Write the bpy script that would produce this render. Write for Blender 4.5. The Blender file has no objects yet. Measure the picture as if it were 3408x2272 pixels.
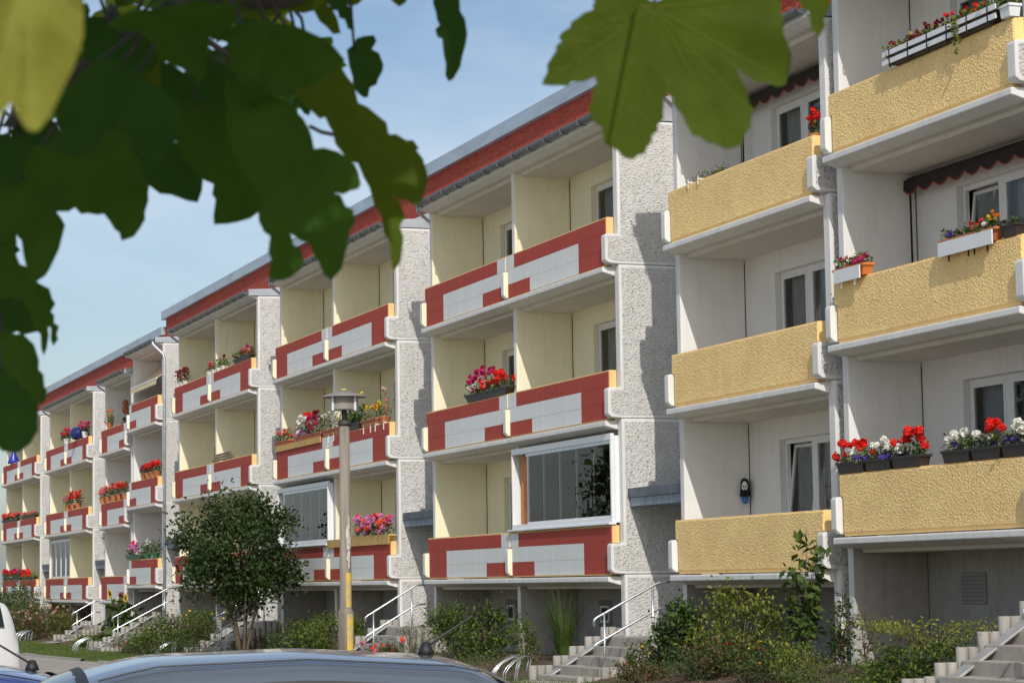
import bpy, bmesh, math, random
import numpy as np
from mathutils import Vector, Matrix
from mathutils.geometry import delaunay_2d_cdt
R = math.radians
random.seed(7); rng = np.random.default_rng(7)
SC = bpy.context.scene
COL = SC.collection

# ------------------------------------------------------------------ camera
PITCH, ROLL, YAW = R(5.77961546), R(-0.89832384), R(19.93555426)
def camera_axes():
    fw = Vector((-math.cos(YAW)*math.cos(PITCH), math.sin(YAW)*math.cos(PITCH), math.sin(PITCH)))
    r0 = Vector((math.sin(YAW), math.cos(YAW), 0)); u0 = r0.cross(fw)
    r = math.cos(ROLL)*r0 + math.sin(ROLL)*u0; u = -math.sin(ROLL)*r0 + math.cos(ROLL)*u0
    return r, u, fw
CR, CU, CF = camera_axes()
cd = bpy.data.cameras.new('camera'); cam = bpy.data.objects.new('camera', cd); COL.objects.link(cam)
M = Matrix((CR, CU, -CF)).transposed().to_4x4(); cam.matrix_world = M
cd.sensor_width = 23.6; cd.lens = 7877.75*23.6/3408; cd.clip_start = 0.05; cd.clip_end = 3000
cd.dof.use_dof = True; cd.dof.focus_distance = 45; cd.dof.aperture_fstop = 12.5
SC.camera = cam
# ------------------------------------------------------------------ sky and sun
SUN = Vector((1.0, -0.25, 0.76)).normalized()          # towards the sun
world = bpy.data.worlds.new('World'); SC.world = world; world.use_nodes = True
nt = world.node_tree; nt.nodes.clear()
def wn(t, **k):
    n = nt.nodes.new(t)
    for a, b in k.items(): setattr(n, a, b)
    return n
sky = wn('ShaderNodeTexSky', sky_type='NISHITA', sun_disc=False)
sky.sun_elevation = math.asin(SUN.z); sky.sun_rotation = math.atan2(SUN.x, SUN.y)
sky.air_density = 1.0; sky.dust_density = 1.9; sky.ozone_density = 1.6; sky.altitude = 50
tc = wn('ShaderNodeTexCoord'); mp = wn('ShaderNodeMapping'); mp.inputs['Scale'].default_value = (1.2, 1.2, 4.0)
cn = wn('ShaderNodeTexNoise'); cn.inputs['Scale'].default_value = 3.6; cn.inputs['Detail'].default_value = 5; cn.inputs['Roughness'].default_value = .55
cr = wn('ShaderNodeValToRGB'); cr.color_ramp.elements[0].position = .40; cr.color_ramp.elements[0].color = (.0,)*3+(1,)
cr.color_ramp.elements[1].position = .74; cr.color_ramp.elements[1].color = (.62,)*3+(1,)
mx = wn('ShaderNodeMix', data_type='RGBA'); mx.inputs['B'].default_value = (6.6, 7.3, 8.0, 1)
bg = wn('ShaderNodeBackground'); bg.inputs['Strength'].default_value = 0.108
wo = wn('ShaderNodeOutputWorld')
L = nt.links.new
L(tc.outputs['Generated'], mp.inputs['Vector']); L(mp.outputs['Vector'], cn.inputs['Vector']); L(cn.outputs['Fac'], cr.inputs['Fac'])
L(cr.outputs['Color'], mx.inputs['Factor']); L(sky.outputs['Color'], mx.inputs['A']); L(mx.outputs['Result'], bg.inputs['Color']); L(bg.outputs['Background'], wo.inputs['Surface'])
sl = bpy.data.lights.new('sun', 'SUN'); sl.energy = 2.75; sl.angle = R(0.53); sl.color = (1, .955, .88)
sun = bpy.data.objects.new('sun', sl); COL.objects.link(sun); sun.rotation_euler = SUN.to_track_quat('Z', 'Y').to_euler()
SC.view_settings.view_transform = 'Standard'; SC.view_settings.look = 'None'; SC.view_settings.exposure = 0.13; SC.view_settings.gamma = 1
SC.view_settings.use_curve_mapping = False
SC.render.resolution_x, SC.render.resolution_y = 1024, 682

# ------------------------------------------------------------------ materials
MATS = {}
def mat(name, col, rough=.8, var=0., vscale=3., bump=0., bscale=20., bdetail=3., bdist=.01, stretch=(1, 1, 1), metal=0., spec=.5, kind='noise', col2=None, coat=0., transl=0., pits=None, dirt=0.):
    if name in MATS: return MATS[name]
    m = bpy.data.materials.new(name); m.use_nodes = True; t = m.node_tree; b = t.nodes['Principled BSDF']; l = t.links.new
    b.inputs['Base Color'].default_value = (*col, 1); b.inputs['Roughness'].default_value = rough
    b.inputs['Metallic'].default_value = metal; b.inputs['Specular IOR Level'].default_value = spec; b.inputs['Coat Weight'].default_value = coat
    if coat: b.inputs['Coat Roughness'].default_value = .04
    g = t.nodes.new('ShaderNodeNewGeometry'); mpn = t.nodes.new('ShaderNodeMapping'); mpn.inputs['Scale'].default_value = stretch
    l(g.outputs['Position'], mpn.inputs['Vector'])
    base = None
    if var or col2:
        n = t.nodes.new('ShaderNodeTexNoise'); n.inputs['Scale'].default_value = vscale; n.inputs['Detail'].default_value = 4; n.inputs['Roughness'].default_value = .6
        l(mpn.outputs['Vector'], n.inputs['Vector'])
        x = t.nodes.new('ShaderNodeMix'); x.data_type = 'RGBA'
        c2 = col2 if col2 else tuple(c*(1-var) for c in col)
        c1 = col if col2 else tuple(min(1, c*(1+var*.5)) for c in col)
        x.inputs['A'].default_value = (*c2, 1); x.inputs['B'].default_value = (*c1, 1)
        rp = t.nodes.new('ShaderNodeMapRange'); rp.inputs['From Min'].default_value = .35; rp.inputs['From Max'].default_value = .65
        l(n.outputs['Fac'], rp.inputs['Value']); l(rp.outputs['Result'], x.inputs['Factor']); base = x.outputs['Result']
    if dirt:      # rain streaks and grime: stained patches stretched downwards
        n = t.nodes.new('ShaderNodeTexNoise'); n.inputs['Scale'].default_value = 2.2; n.inputs['Detail'].default_value = 6; n.inputs['Roughness'].default_value = .65
        m2 = t.nodes.new('ShaderNodeMapping'); m2.inputs['Scale'].default_value = (3, 3, .35); l(g.outputs['Position'], m2.inputs['Vector']); l(m2.outputs['Vector'], n.inputs['Vector'])
        rp = t.nodes.new('ShaderNodeMapRange'); rp.inputs['From Min'].default_value = .48; rp.inputs['From Max'].default_value = .75; rp.inputs['To Max'].default_value = dirt
        x = t.nodes.new('ShaderNodeMix'); x.data_type = 'RGBA'; x.inputs['B'].default_value = (col[0]*.45, col[1]*.44, col[2]*.42, 1)
        if base: l(base, x.inputs['A'])
        else: x.inputs['A'].default_value = (*col, 1)
        l(n.outputs['Fac'], rp.inputs['Value']); l(rp.outputs['Result'], x.inputs['Factor']); base = x.outputs['Result']
    pm = None
    if pits:      # small sharp holes of a coarse render: recessed, self-shadow painted in as darker colour
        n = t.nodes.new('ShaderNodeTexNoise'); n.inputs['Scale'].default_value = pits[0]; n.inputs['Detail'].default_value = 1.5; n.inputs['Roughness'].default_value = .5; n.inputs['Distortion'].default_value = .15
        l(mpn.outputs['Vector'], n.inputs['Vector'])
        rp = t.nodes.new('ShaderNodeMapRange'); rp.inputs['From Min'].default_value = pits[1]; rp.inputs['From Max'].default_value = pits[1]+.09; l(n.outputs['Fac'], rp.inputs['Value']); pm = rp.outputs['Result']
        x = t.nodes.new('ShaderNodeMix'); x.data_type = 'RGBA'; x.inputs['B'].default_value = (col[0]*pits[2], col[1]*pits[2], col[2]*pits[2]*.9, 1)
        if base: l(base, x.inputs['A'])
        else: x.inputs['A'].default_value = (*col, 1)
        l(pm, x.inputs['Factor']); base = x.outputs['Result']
    if base: l(base, b.inputs['Base Color'])
    if bump:
        if kind == 'voronoi':
            n = t.nodes.new('ShaderNodeTexVoronoi'); n.inputs['Scale'].default_value = bscale; n.feature = 'SMOOTH_F1'; n.inputs['Smoothness'].default_value = .6; o = n.outputs['Distance']
        elif kind == 'wave':
            n = t.nodes.new('ShaderNodeTexWave'); n.inputs['Scale'].default_value = bscale; n.inputs['Distortion'].default_value = .6; n.inputs['Detail'].default_value = 1; o = n.outputs['Fac']
        else:
            n = t.nodes.new('ShaderNodeTexNoise'); n.inputs['Scale'].default_value = bscale; n.inputs['Detail'].default_value = bdetail; n.inputs['Roughness'].default_value = .6; o = n.outputs['Fac']
        l(mpn.outputs['Vector'], n.inputs['Vector'])
        bp = t.nodes.new('ShaderNodeBump'); bp.inputs['Strength'].default_value = bump; bp.inputs['Distance'].default_value = bdist
        if pm is not None:
            sb = t.nodes.new('ShaderNodeMath'); sb.operation = 'MULTIPLY_ADD'; l(pm, sb.inputs[0]); sb.inputs[1].default_value = -.8; l(o, sb.inputs[2]); o = sb.outputs[0]
        l(o, bp.inputs['Height']); l(bp.outputs['Normal'], b.inputs['Normal'])
    if transl:
        tr = t.nodes.new('ShaderNodeBsdfTranslucent'); ms = t.nodes.new('ShaderNodeMixShader'); ms.inputs['Fac'].default_value = transl
        tr.inputs['Color'].default_value = (min(1, col[0]*1.6), min(1, col[1]*1.5), col[2]*.6, 1)
        l(b.outputs['BSDF'], ms.inputs[1]); l(tr.outputs['BSDF'], ms.inputs[2]); l(ms.outputs['Shader'], t.nodes['Material Output'].inputs['Surface'])
    MATS[name] = m; return m
def glass_mat(name, tint=(.9, .95, .92), rough=.0, ior=1.5):
    m = bpy.data.materials.new(name); m.use_nodes = True; t = m.node_tree; l = t.links.new; t.nodes.clear()
    o = t.nodes.new('ShaderNodeOutputMaterial'); gl = t.nodes.new('ShaderNodeBsdfGlossy'); gl.inputs['Roughness'].default_value = rough + .01
    tr = t.nodes.new('ShaderNodeBsdfTransparent'); tr.inputs['Color'].default_value = (*tint, 1)
    fr = t.nodes.new('ShaderNodeFresnel'); fr.inputs['IOR'].default_value = ior; ms = t.nodes.new('ShaderNodeMixShader')
    n = t.nodes.new('ShaderNodeTexNoise'); n.inputs['Scale'].default_value = 1.1; bp = t.nodes.new('ShaderNodeBump'); bp.inputs['Strength'].default_value = .06; bp.inputs['Distance'].default_value = .05
    g = t.nodes.new('ShaderNodeNewGeometry'); l(g.outputs['Position'], n.inputs['Vector']); l(n.outputs['Fac'], bp.inputs['Height']); l(bp.outputs['Normal'], gl.inputs['Normal'])
    l(fr.outputs['Fac'], ms.inputs['Fac']); l(tr.outputs['BSDF'], ms.inputs[1]); l(gl.outputs['BSDF'], ms.inputs[2]); l(ms.outputs['Shader'], o.inputs['Surface'])
    MATS[name] = m; return m
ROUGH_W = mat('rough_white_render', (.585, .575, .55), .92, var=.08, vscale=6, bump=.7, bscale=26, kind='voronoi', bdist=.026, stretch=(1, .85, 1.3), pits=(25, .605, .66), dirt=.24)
SMOOTH_W = mat('smooth_white_paint', (.735, .725, .705), .75, var=.05, vscale=2, bump=.15, bscale=60, bdist=.003, dirt=.28)
CREAM = mat('cream_paint', (.86, .82, .60), .85, var=.04, vscale=1.5, bump=.1, bscale=80, bdist=.003, dirt=.16)
WHITE_IN = mat('white_loggia_paint', (.78, .775, .75), .85, var=.04, vscale=1.5, bump=.1, bscale=80, bdist=.003, dirt=.18)
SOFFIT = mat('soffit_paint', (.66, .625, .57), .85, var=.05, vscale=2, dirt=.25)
RED = mat('red_paint', (.41, .056, .036), .8, var=.08, vscale=6, bump=.25, bscale=9, kind='wave', bdist=.004, stretch=(1, 1, .02), dirt=.10)
GREY = mat('light_grey_paint', (.74, .755, .74), .8, var=.04, vscale=6, bump=.6, bscale=9, kind='wave', bdist=.006, stretch=(1, 1, .02), dirt=.08)
OCHRE = mat('ochre_edge_paint', (.78, .54, .23), .8, var=.08, vscale=5, dirt=.1)
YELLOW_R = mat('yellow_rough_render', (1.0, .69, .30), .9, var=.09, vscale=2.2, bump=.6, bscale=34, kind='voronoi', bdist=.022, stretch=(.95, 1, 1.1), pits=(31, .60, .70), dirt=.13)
YELLOW_S = mat('yellow_smooth_paint', (.95, .655, .27), .85, var=.06, vscale=4, dirt=.10)
RED_R = mat('red_rough_render', (.47, .07, .035), .9, var=.18, vscale=9, bump=1.0, bscale=22, bdetail=2, bdist=.03, pits=(16, .57, .5), dirt=.1)
ZINC = mat('zinc_sheet', (.50, .55, .60), .42, var=.16, vscale=2.5, metal=.55, stretch=(.4, .4, 2))
ZINC_D = mat('dark_zinc', (.17, .19, .20), .45, var=.2, vscale=4, metal=.5)
GALV = mat('galvanised_steel', (.62, .65, .67), .30, var=.12, vscale=12, metal=.85)
CONC = mat('grey_concrete', (.42, .40, .365), .92, var=.14, vscale=5, bump=.35, bscale=40, bdist=.006, dirt=.3)
CONC_D = mat('basement_render', (.40, .385, .355), .92, var=.12, vscale=5, bump=.35, bscale=40, bdist=.006, dirt=.3)
BLACK = mat('black_gap', (.012, .012, .012), .9)
FRAME = mat('white_window_frame', (.78, .78, .77), .4, var=.03, vscale=6)
CURTAIN = mat('net_curtain', (.34, .34, .33), .9, var=.12, vscale=5)
CURT_B = mat('bluish_curtain', (.27, .29, .34), .9, var=.12, vscale=5)
CURT_G = mat('green_grey_curtain', (.16, .19, .16), .9, var=.2, vscale=5)
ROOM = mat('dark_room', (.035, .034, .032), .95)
GLASS = glass_mat('window_glass')
STEEL_W = mat('white_aluminium', (.80, .82, .84), .35, var=.03)

# ------------------------------------------------------------------ mesh helpers
class MB:
    def __init__(s): s.v = []; s.f = []; s.m = []
    def add(s, vs, fs, mi=0):
        o = len(s.v); s.v += [tuple(v) for v in vs]; s.f += [tuple(i+o for i in f) for f in fs]; s.m += [mi]*len(fs); return s
    def box(s, x0, x1, y0, y1, z0, z1, mi=0):
        return s.add([(x0,y0,z0),(x1,y0,z0),(x1,y1,z0),(x0,y1,z0),(x0,y0,z1),(x1,y0,z1),(x1,y1,z1),(x0,y1,z1)],
                     [(0,3,2,1),(4,5,6,7),(0,1,5,4),(1,2,6,5),(2,3,7,6),(3,0,4,7)], mi)
    def prism(s, prof, x0, x1, mi=0, mside=None):      # (y,z) outline extruded along x; outline runs so that faces look outwards
        n = len(prof); a = sum(prof[i][0]*prof[(i+1)%n][1]-prof[(i+1)%n][0]*prof[i][1] for i in range(n))
        if a < 0: prof = prof[::-1]
        vs = [(x0, y, z) for y, z in prof]+[(x1, y, z) for y, z in prof]
        s.add(vs, [tuple(range(n))[::-1]], mi if mside is None else mside[0]); 
        o = len(s.v)-2*n
        s.f.append(tuple(o+n+i for i in range(n))); s.m.append(mi if mside is None else mside[1])
        for i in range(n):
            j = (i+1) % n; s.f.append((o+i, o+j, o+n+j, o+n+i)); s.m.append(mi)
        return s
    def tube(s, pts, r, seg=8, mi=0, cap=True):
        pts = [Vector(p) for p in pts]; rs = r if isinstance(r, (list, tuple)) else [r]*len(pts); o = len(s.v); n = None
        for i, p in enumerate(pts):
            d = (pts[min(i+1, len(pts)-1)]-pts[max(i-1, 0)]).normalized()
            if n is None: n = d.orthogonal().normalized()
            else: n = (n-d*n.dot(d)).normalized()
            b = d.cross(n)
            for k in range(seg):
                a = 2*math.pi*k/seg; s.v.append(tuple(p+rs[i]*(math.cos(a)*n+math.sin(a)*b)))
        for i in range(len(pts)-1):
            for k in range(seg):
                s.f.append((o+i*seg+k, o+i*seg+(k+1) % seg, o+(i+1)*seg+(k+1) % seg, o+(i+1)*seg+k)); s.m.append(mi)
        if cap:
            s.f.append(tuple(o+k for k in range(seg))[::-1]); s.m.append(mi); e = o+(len(pts)-1)*seg; s.f.append(tuple(e+k for k in range(seg))); s.m.append(mi)
        return s
    def lathe(s, prof, c=(0, 0, 0), seg=20, mi=0):     # (r,z) profile round a vertical axis
        o = len(s.v); n = len(prof)
        for k in range(seg):
            a = 2*math.pi*k/seg
            for r, z in prof: s.v.append((c[0]+r*math.cos(a), c[1]+r*math.sin(a), c[2]+z))
        for k in range(seg):
            k2 = (k+1) % seg
            for i in range(n-1): s.f.append((o+k*n+i, o+k2*n+i, o+k2*n+i+1, o+k*n+i+1)); s.m.append(mi)
        return s
    def build(s, name, mats, parent=None, smooth=False, bevel=0., loc=None):
        me = bpy.data.meshes.new(name); me.from_pydata(s.v, [], s.f)
        for m_ in (mats if isinstance(mats, (list, tuple)) else [mats]): me.materials.append(m_)
        me.polygons.foreach_set('material_index', s.m)
        if smooth: me.polygons.foreach_set('use_smooth', [True]*len(s.f))
        me.update()
        return link(name, me, parent, bevel, loc)
def link(name, me, parent=None, bevel=0., loc=None):
    o = bpy.data.objects.new(name, me); COL.objects.link(o)
    if parent is not None: o.parent = parent
    if loc is not None: o.location = loc
    if bevel:
        b = o.modifiers.new('bevel', 'BEVEL'); b.width = bevel; b.segments = 2; b.limit_method = 'ANGLE'; b.angle_limit = R(40); b.harden_normals = False
    return o
def np_mesh(name, V, F, mats, mi=None, smooth=False):   # V (n,3), F (m,k) all the same size
    me = bpy.data.meshes.new(name); V = np.asarray(V, np.float32); F = np.asarray(F, np.int32); m_, k = F.shape
    me.vertices.add(len(V)); me.vertices.foreach_set('co', V.ravel()); me.loops.add(m_*k); me.loops.foreach_set('vertex_index', F.ravel())
    me.polygons.add(m_); me.polygons.foreach_set('loop_start', np.arange(m_, dtype=np.int32)*k); me.polygons.foreach_set('loop_total', np.full(m_, k, np.int32))
    for x in (mats if isinstance(mats, (list, tuple)) else [mats]): me.materials.append(x)
    if mi is not None: me.polygons.foreach_set('material_index', np.asarray(mi, np.int32))
    if smooth: me.polygons.foreach_set('use_smooth', np.ones(m_, bool))
    me.update(calc_edges=True); return me
def empty(name, loc=(0, 0, 0), rz=0.):
    o = bpy.data.objects.new(name, None); COL.objects.link(o); o.location = loc; o.rotation_euler.z = rz; o.empty_display_size = .2; return o
def tag(o, label=None, cat=None, group=None, kind=None):
    for k, v in (('label', label), ('category', cat), ('group', group), ('kind', kind)):
        if v: o[k] = v
    return o

# ------------------------------------------------------------------ site levels
W0 = 16.37                    # plane of the loggia wall fronts (y), camera at the origin
DEP = 1.23                    # loggia depth
Z1 = 0.015; FH = 2.8          # ground-floor slab, storey height
STEP = {1: .494, 2: 0., 3: -.549}
WT = .17                      # wall thickness
def zf(sec, k): return Z1+FH*(k-1)+STEP[sec]
def base_z(x): return float(np.interp(x, [-160, -75, -38, -26, -14, 40], [-2.12, -2.1, -1.76, -1.52, -1.72, -1.72]))
def ground_z(x, y): return base_z(x)+float(np.interp(y, [14.4, 16.2, 30], [0, .34, .34]))
def ground_sheet(name, x0, x1, y0, y1, m, up, nx=60, ny=6, jit=0.):
    V = []; F = []
    for i in range(nx+1):
        for j in range(ny+1):
            x = x0+(x1-x0)*i/nx; y = y0+(y1-y0)*j/ny; V.append((x, y, ground_z(x, y)+up+(random.uniform(-jit, jit) if 0 < i < nx and 0 < j < ny else 0)))
    for i in range(nx):
        for j in range(ny): a = i*(ny+1)+j; F.append((a, a+ny+1, a+ny+2, a+1))
    me = np_mesh(name, V, F, m, smooth=True); return tag(link(name, me), kind='structure')
SOIL = mat('garden_soil', (.13, .085, .055), .98, var=.4, vscale=9, bump=1., bscale=35, bdist=.03)
LAWN = mat('lawn', (.075, .13, .028), .95, var=.45, vscale=3, bump=1., bscale=60, bdist=.03)
PAVE = mat('path_paving', (.36, .325, .28), .92, var=.16, vscale=1.5, bump=.4, bscale=25, bdist=.006, dirt=.2)
ASPH = mat('parking_asphalt', (.36, .33, .285), .93, var=.2, vscale=2, bump=.5, bscale=90, bdist=.006)
# ------------------------------------------------------------------ ground
ground_sheet('ground', -400, 150, -150, 9.0, ASPH, -.012, 220, 10)
ground_sheet('far_ground', -900, -400, -300, 300, LAWN, -.03, 10, 10)
ground_sheet('terrain', -400, 150, 17.7, 300, SOIL, -.02, 110, 10)
ground_sheet('terrain', -400, -140, 9.0, 17.7, LAWN, -.02, 40, 10)
ground_sheet('terrain', 0, 150, 9.0, 17.7, LAWN, -.02, 40, 10)
ground_sheet('walkway', -140, 10, 7.8, 11.3, PAVE, 0., 120, 3)
GAPS = [-38.15, -51.8, -65.4, -79.1, -92.75, -106.4, -24.5]
edges = sorted(GAPS); prev = -140
for gx in edges+[12]:
    x1 = gx-1.35 if gx < 0 else 0
    if x1-prev > 1:
        ground_sheet('lawn', prev, x1, 11.3, 14.3, LAWN, .0, 24, 4, .01)
    if gx < 0: ground_sheet('entrance_path', gx-1.35, gx+1.35, 11.3, 14.75, PAVE, .0, 4, 4)
    prev = gx+1.35
ground_sheet('garden_bed', -140, 0, 14.3, 17.7, SOIL, -.004, 260, 12, .02)
for i, (a, b) in enumerate(zip([-140]+[g+1.35 for g in edges], [g-1.35 for g in edges]+[0])):
    mb = MB()
    for k in range(12):
        xa = a+(b-a)*k/12; xb = a+(b-a)*(k+1)/12; za = base_z(xa); zb = base_z(xb)
        mb.add([(xa, 11.26, za-.1), (xb, 11.26, zb-.1), (xb, 11.26, zb+.06), (xa, 11.26, za+.06), (xa, 11.36, za-.1), (xb, 11.36, zb-.1), (xb, 11.36, zb+.06), (xa, 11.36, za+.06)],
               [(0, 1, 2, 3), (3, 2, 6, 7), (5, 4, 7, 6)])
    tag(mb.build('lawn_edging', CONC), kind='structure')

# ------------------------------------------------------------------ the apartment house: three stepped sections
SECT = {}
for s_, lab in ((1, 'nearest apartment house section, set highest, every balcony yellow'),
                (2, 'middle apartment house section with red attic band, red and grey balconies and one yellow column'),
                (3, 'farthest and lowest apartment house section with red and grey balconies, left of the stepped roof')):
    SECT[s_] = tag(empty('apartment_building', ({1: -28, 2: -58, 3: -100}[s_], W0, -1.8)), lab, 'building', 'stepped row of apartment house sections')
def part(o, parent):          # keep world placement while parenting under an Empty that is not at the origin
    o.parent = parent; o.matrix_parent_inverse = Matrix.Translation(-Vector(parent.location)) if parent.type == 'EMPTY' else Matrix.Identity(4); return o
def bpart(mb, name, mats, sec, parent=None, **k):
    o = mb.build(name, mats, None, **k)
    if parent is None: part(o, SECT[sec])
    else: o.parent = parent
    return o
def share(name, me, sec_parent, parent=None, loc=None):
    o = bpy.data.objects.new(name, me); COL.objects.link(o)
    if loc: o.location = loc
    if parent is None: part(o, SECT[sec_parent])
    else: o.parent = parent
    return o
# wall panels: outlines in (d, z) with the console that carries the parapet
def wall_panel(sec, x0, x1, z0, z1, console, inner_r, inner_l, rough_r, rough_l):
    d = lambda a: W0+a
    if console is None: prof = [(d(DEP), z0), (d(0), z0), (d(0), z1), (d(DEP), z1)]
    else:
        zc = console
        prof = [(d(DEP), z0), (d(0), z0), (d(-.19), zc+.10), (d(-.245), zc+.14), (d(-.255), zc+.17), (d(-.255), zc+.585), (d(-.245), zc+.615), (d(-.215), zc+.635), (d(0), zc+.635), (d(0), z1), (d(DEP), z1)]
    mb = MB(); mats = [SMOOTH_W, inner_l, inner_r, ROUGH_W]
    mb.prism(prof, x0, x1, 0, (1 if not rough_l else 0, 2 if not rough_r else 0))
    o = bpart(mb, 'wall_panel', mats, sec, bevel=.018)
    for flag, xs, sg in ((rough_r, x1, 1), (rough_l, x0, -1)):
        if flag:      # coarse render field, proud of the smooth rim
            q = MB(); b = .055
            if console is None: pr = [(d(DEP), z0+b), (d(b), z0+b), (d(b), z1-b), (d(DEP), z1-b)]
            else: pr = [(d(DEP), z0+b), (d(.02), z0+b), (d(-.12), console+.155), (d(-.20), console+.20), (d(-.20), console+.58), (d(b), console+.59), (d(b), z1-b), (d(DEP), z1-b)]
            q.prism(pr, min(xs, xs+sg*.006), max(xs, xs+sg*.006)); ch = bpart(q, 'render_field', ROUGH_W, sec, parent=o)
            if sg: ch.matrix_parent_inverse = Matrix.Identity(4)
    return o
def wall_stack(sec, x0, x1, colour, rough_r=False, rough_l=False):
    zg = base_z(x0)-.4
    cols = CREAM if colour == 'cream' else WHITE_IN
    wall_panel(sec, x0, x1, zg, zf(sec, 1)+.075, None, CONC_D if not rough_r else SMOOTH_W, CONC_D, rough_r, rough_l)
    for k in (1, 2, 3):
        wall_panel(sec, x0, x1, zf(sec, k)+.085, zf(sec, k)+(2.875 if k < 3 else 2.745), zf(sec, k), cols, cols, rough_r, rough_l)
# slab with lip
SLAB = [(-.25, -.05), (-.25, .035), (-.235, .045), (DEP, .045), (DEP, -.178), (.16, -.178), (.13, -.115), (-.02, -.115), (-.20, -.06)]
def slab(sec, k, x0, x1, w0, w1, roof=False, lip0=0, lip1=0):
    z = zf(sec, k) if not roof else zf(sec, 3)+FH-.012
    mb = MB()
    mb.prism([(W0+a, z+b) for a, b in [(-.25, -.05), (-.25, .035), (-.235, .045), (-.004, .045), (-.004, -.115), (-.20, -.06)]], x0, x1)      # lip in front of the walls
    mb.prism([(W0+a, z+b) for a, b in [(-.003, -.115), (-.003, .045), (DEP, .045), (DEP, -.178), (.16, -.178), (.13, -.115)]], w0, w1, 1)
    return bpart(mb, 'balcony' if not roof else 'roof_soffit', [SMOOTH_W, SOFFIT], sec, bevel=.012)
def parapet(sec, k, x0, x1, style, bal, n0, n1):
    z = zf(sec, k); zl, zt, zn = z+.066, z+.965, z+.645; yf = W0-.17; yb = W0-.012
    out = [(x0+n0, zl), (x1-n1, zl), (x1-n1, zn), (x1, zn), (x1, zt), (x0, zt), (x0, zn), (x0+n0, zn)]
    mb = MB(); n = len(out)
    mb.add([(x, yf+.016, zz) for x, zz in out]+[(x, yb, zz) for x, zz in out], [tuple(range(n)), tuple(range(n, 2*n))[::-1]]+[((i+1) % n, i, n+i, n+(i+1) % n) for i in range(n)])
    yel = style == 'yellow'
    o = bpart(mb, 'parapet', [YELLOW_S if yel else OCHRE], sec, parent=bal, bevel=.008)
    if yel:
        q = MB(); e = .02
        out2 = [(x0+n0+.012, zl+.05), (x1-n1-.012, zl+.05), (x1-n1-.012, zn-.02), (x1-.012, zn+.01), (x1-.012, zt-.02), (x0+.012, zt-.02), (x0+.012, zn+.01), (x0+n0+.012, zn-.02)]
        q.add([(x, yf, zz) for x, zz in out2]+[(x, yf+.03, zz) for x, zz in out2], [tuple(range(n))]+[((i+1) % n, i, n+i, n+(i+1) % n) for i in range(n)])
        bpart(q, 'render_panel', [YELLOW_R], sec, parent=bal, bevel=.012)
    else:
        g = .004; e = .026; W = x1-x0
        rows = [zl+e, zl+.30, zl+.60, zt-e]
        if style == 'right': cells = [[(0, 1.38, 1), (1.38, 4.02, 0), (4.02, W, 1)], [(0, 4.02, 0), (4.02, W, 1)], [(0, .48, 0), (.48, W, 1)]]
        else: cells = [[(0, 1.33, 1), (1.33, W-1.45, 0), (W-1.45, W, 1)], [(0, 1.33, 1), (1.33, W, 0)], [(0, W-.52, 1), (W-.52, W, 0)]]
        for r, row in enumerate(cells):
            for a, b, c in row:
                a = max(a, e+(n0 if r < 2 else 0)); b = min(b, W-e-(n1 if r < 2 else 0))
                q = MB().box(x0+a+g*.5, x0+b-g*.5, yf, yf+.02, rows[r]+(g*.5 if r else 0), rows[r+1]-g*.5)
                bpart(q, 'parapet_panel', [RED if c else GREY], sec, parent=bal)
    return o
def window(sec, k, xw, zrel0=.9, curt=None, tilt=False, w=2.25):
    z = zf(sec, k); x0, x1 = xw, xw+w; z0, z1 = z+zrel0, z+2.26; y = W0+DEP+.10; f = .075
    mb = MB()
    xm0, xm1 = x0+.93, x0+1.19
    mb.box(x0, x1, y, y+.07, z0, z0+f).box(x0, x1, y, y+.07, z1-f, z1).box(x0, x0+f, y, y+.07, z0+f, z1-f).box(x1-f, x1, y, y+.07, z0+f, z1-f).box(xm0+.05, xm1-.05, y-.004, y+.07, z0+f, z1-f)
    o = bpart(mb, 'window', [FRAME], sec, bevel=.006)
    for i, (a, b) in enumerate(((x0+f, xm0+.05), (xm1-.05, x1-f))):
        s = MB(); t = .055; yy = y-.012
        s.box(a, b, yy, yy+.05, z0+f, z0+f+t).box(a, b, yy, yy+.05, z1-f-t, z1-f).box(a, a+t, yy, yy+.05, z0+f+t, z1-f-t).box(b-t, b, yy, yy+.05, z0+f+t, z1-f-t)
        c = bpart(s, 'sash', [FRAME], sec, parent=o, bevel=.004)
        p = bpart(MB().add([(a+t, yy+.02, z0+f+t), (b-t, yy+.02, z0+f+t), (b-t, yy+.02, z1-f-t), (a+t, yy+.02, z1-f-t)], [(0, 1, 2, 3)]), 'pane', [GLASS], sec, parent=o)
        if tilt and i == 0:
            T = Matrix.Translation((0, yy, z0+f)) @ Matrix.Rotation(R(-7), 4, 'X') @ Matrix.Translation((0, -yy, -z0-f))
            c.matrix_basis = T; p.matrix_basis = T
    if curt:
        cm = MB(); n = 46
        vs = []
        for i in range(n+1):
            xx = x0+.08+(w-.16)*i/n; yy = y+.16+.025*math.sin(i*1.9)+.012*math.sin(i*.73+k)
            vs += [(xx, yy, z0+.02), (xx, yy, z1-.03)]
        cm.add(vs, [(2*i, 2*i+2, 2*i+3, 2*i+1) for i in range(n)]); bpart(cm, 'curtain', [curt], sec, parent=o, smooth=True)
    return o
WOFF, WW = 1.16, 2.25
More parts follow.
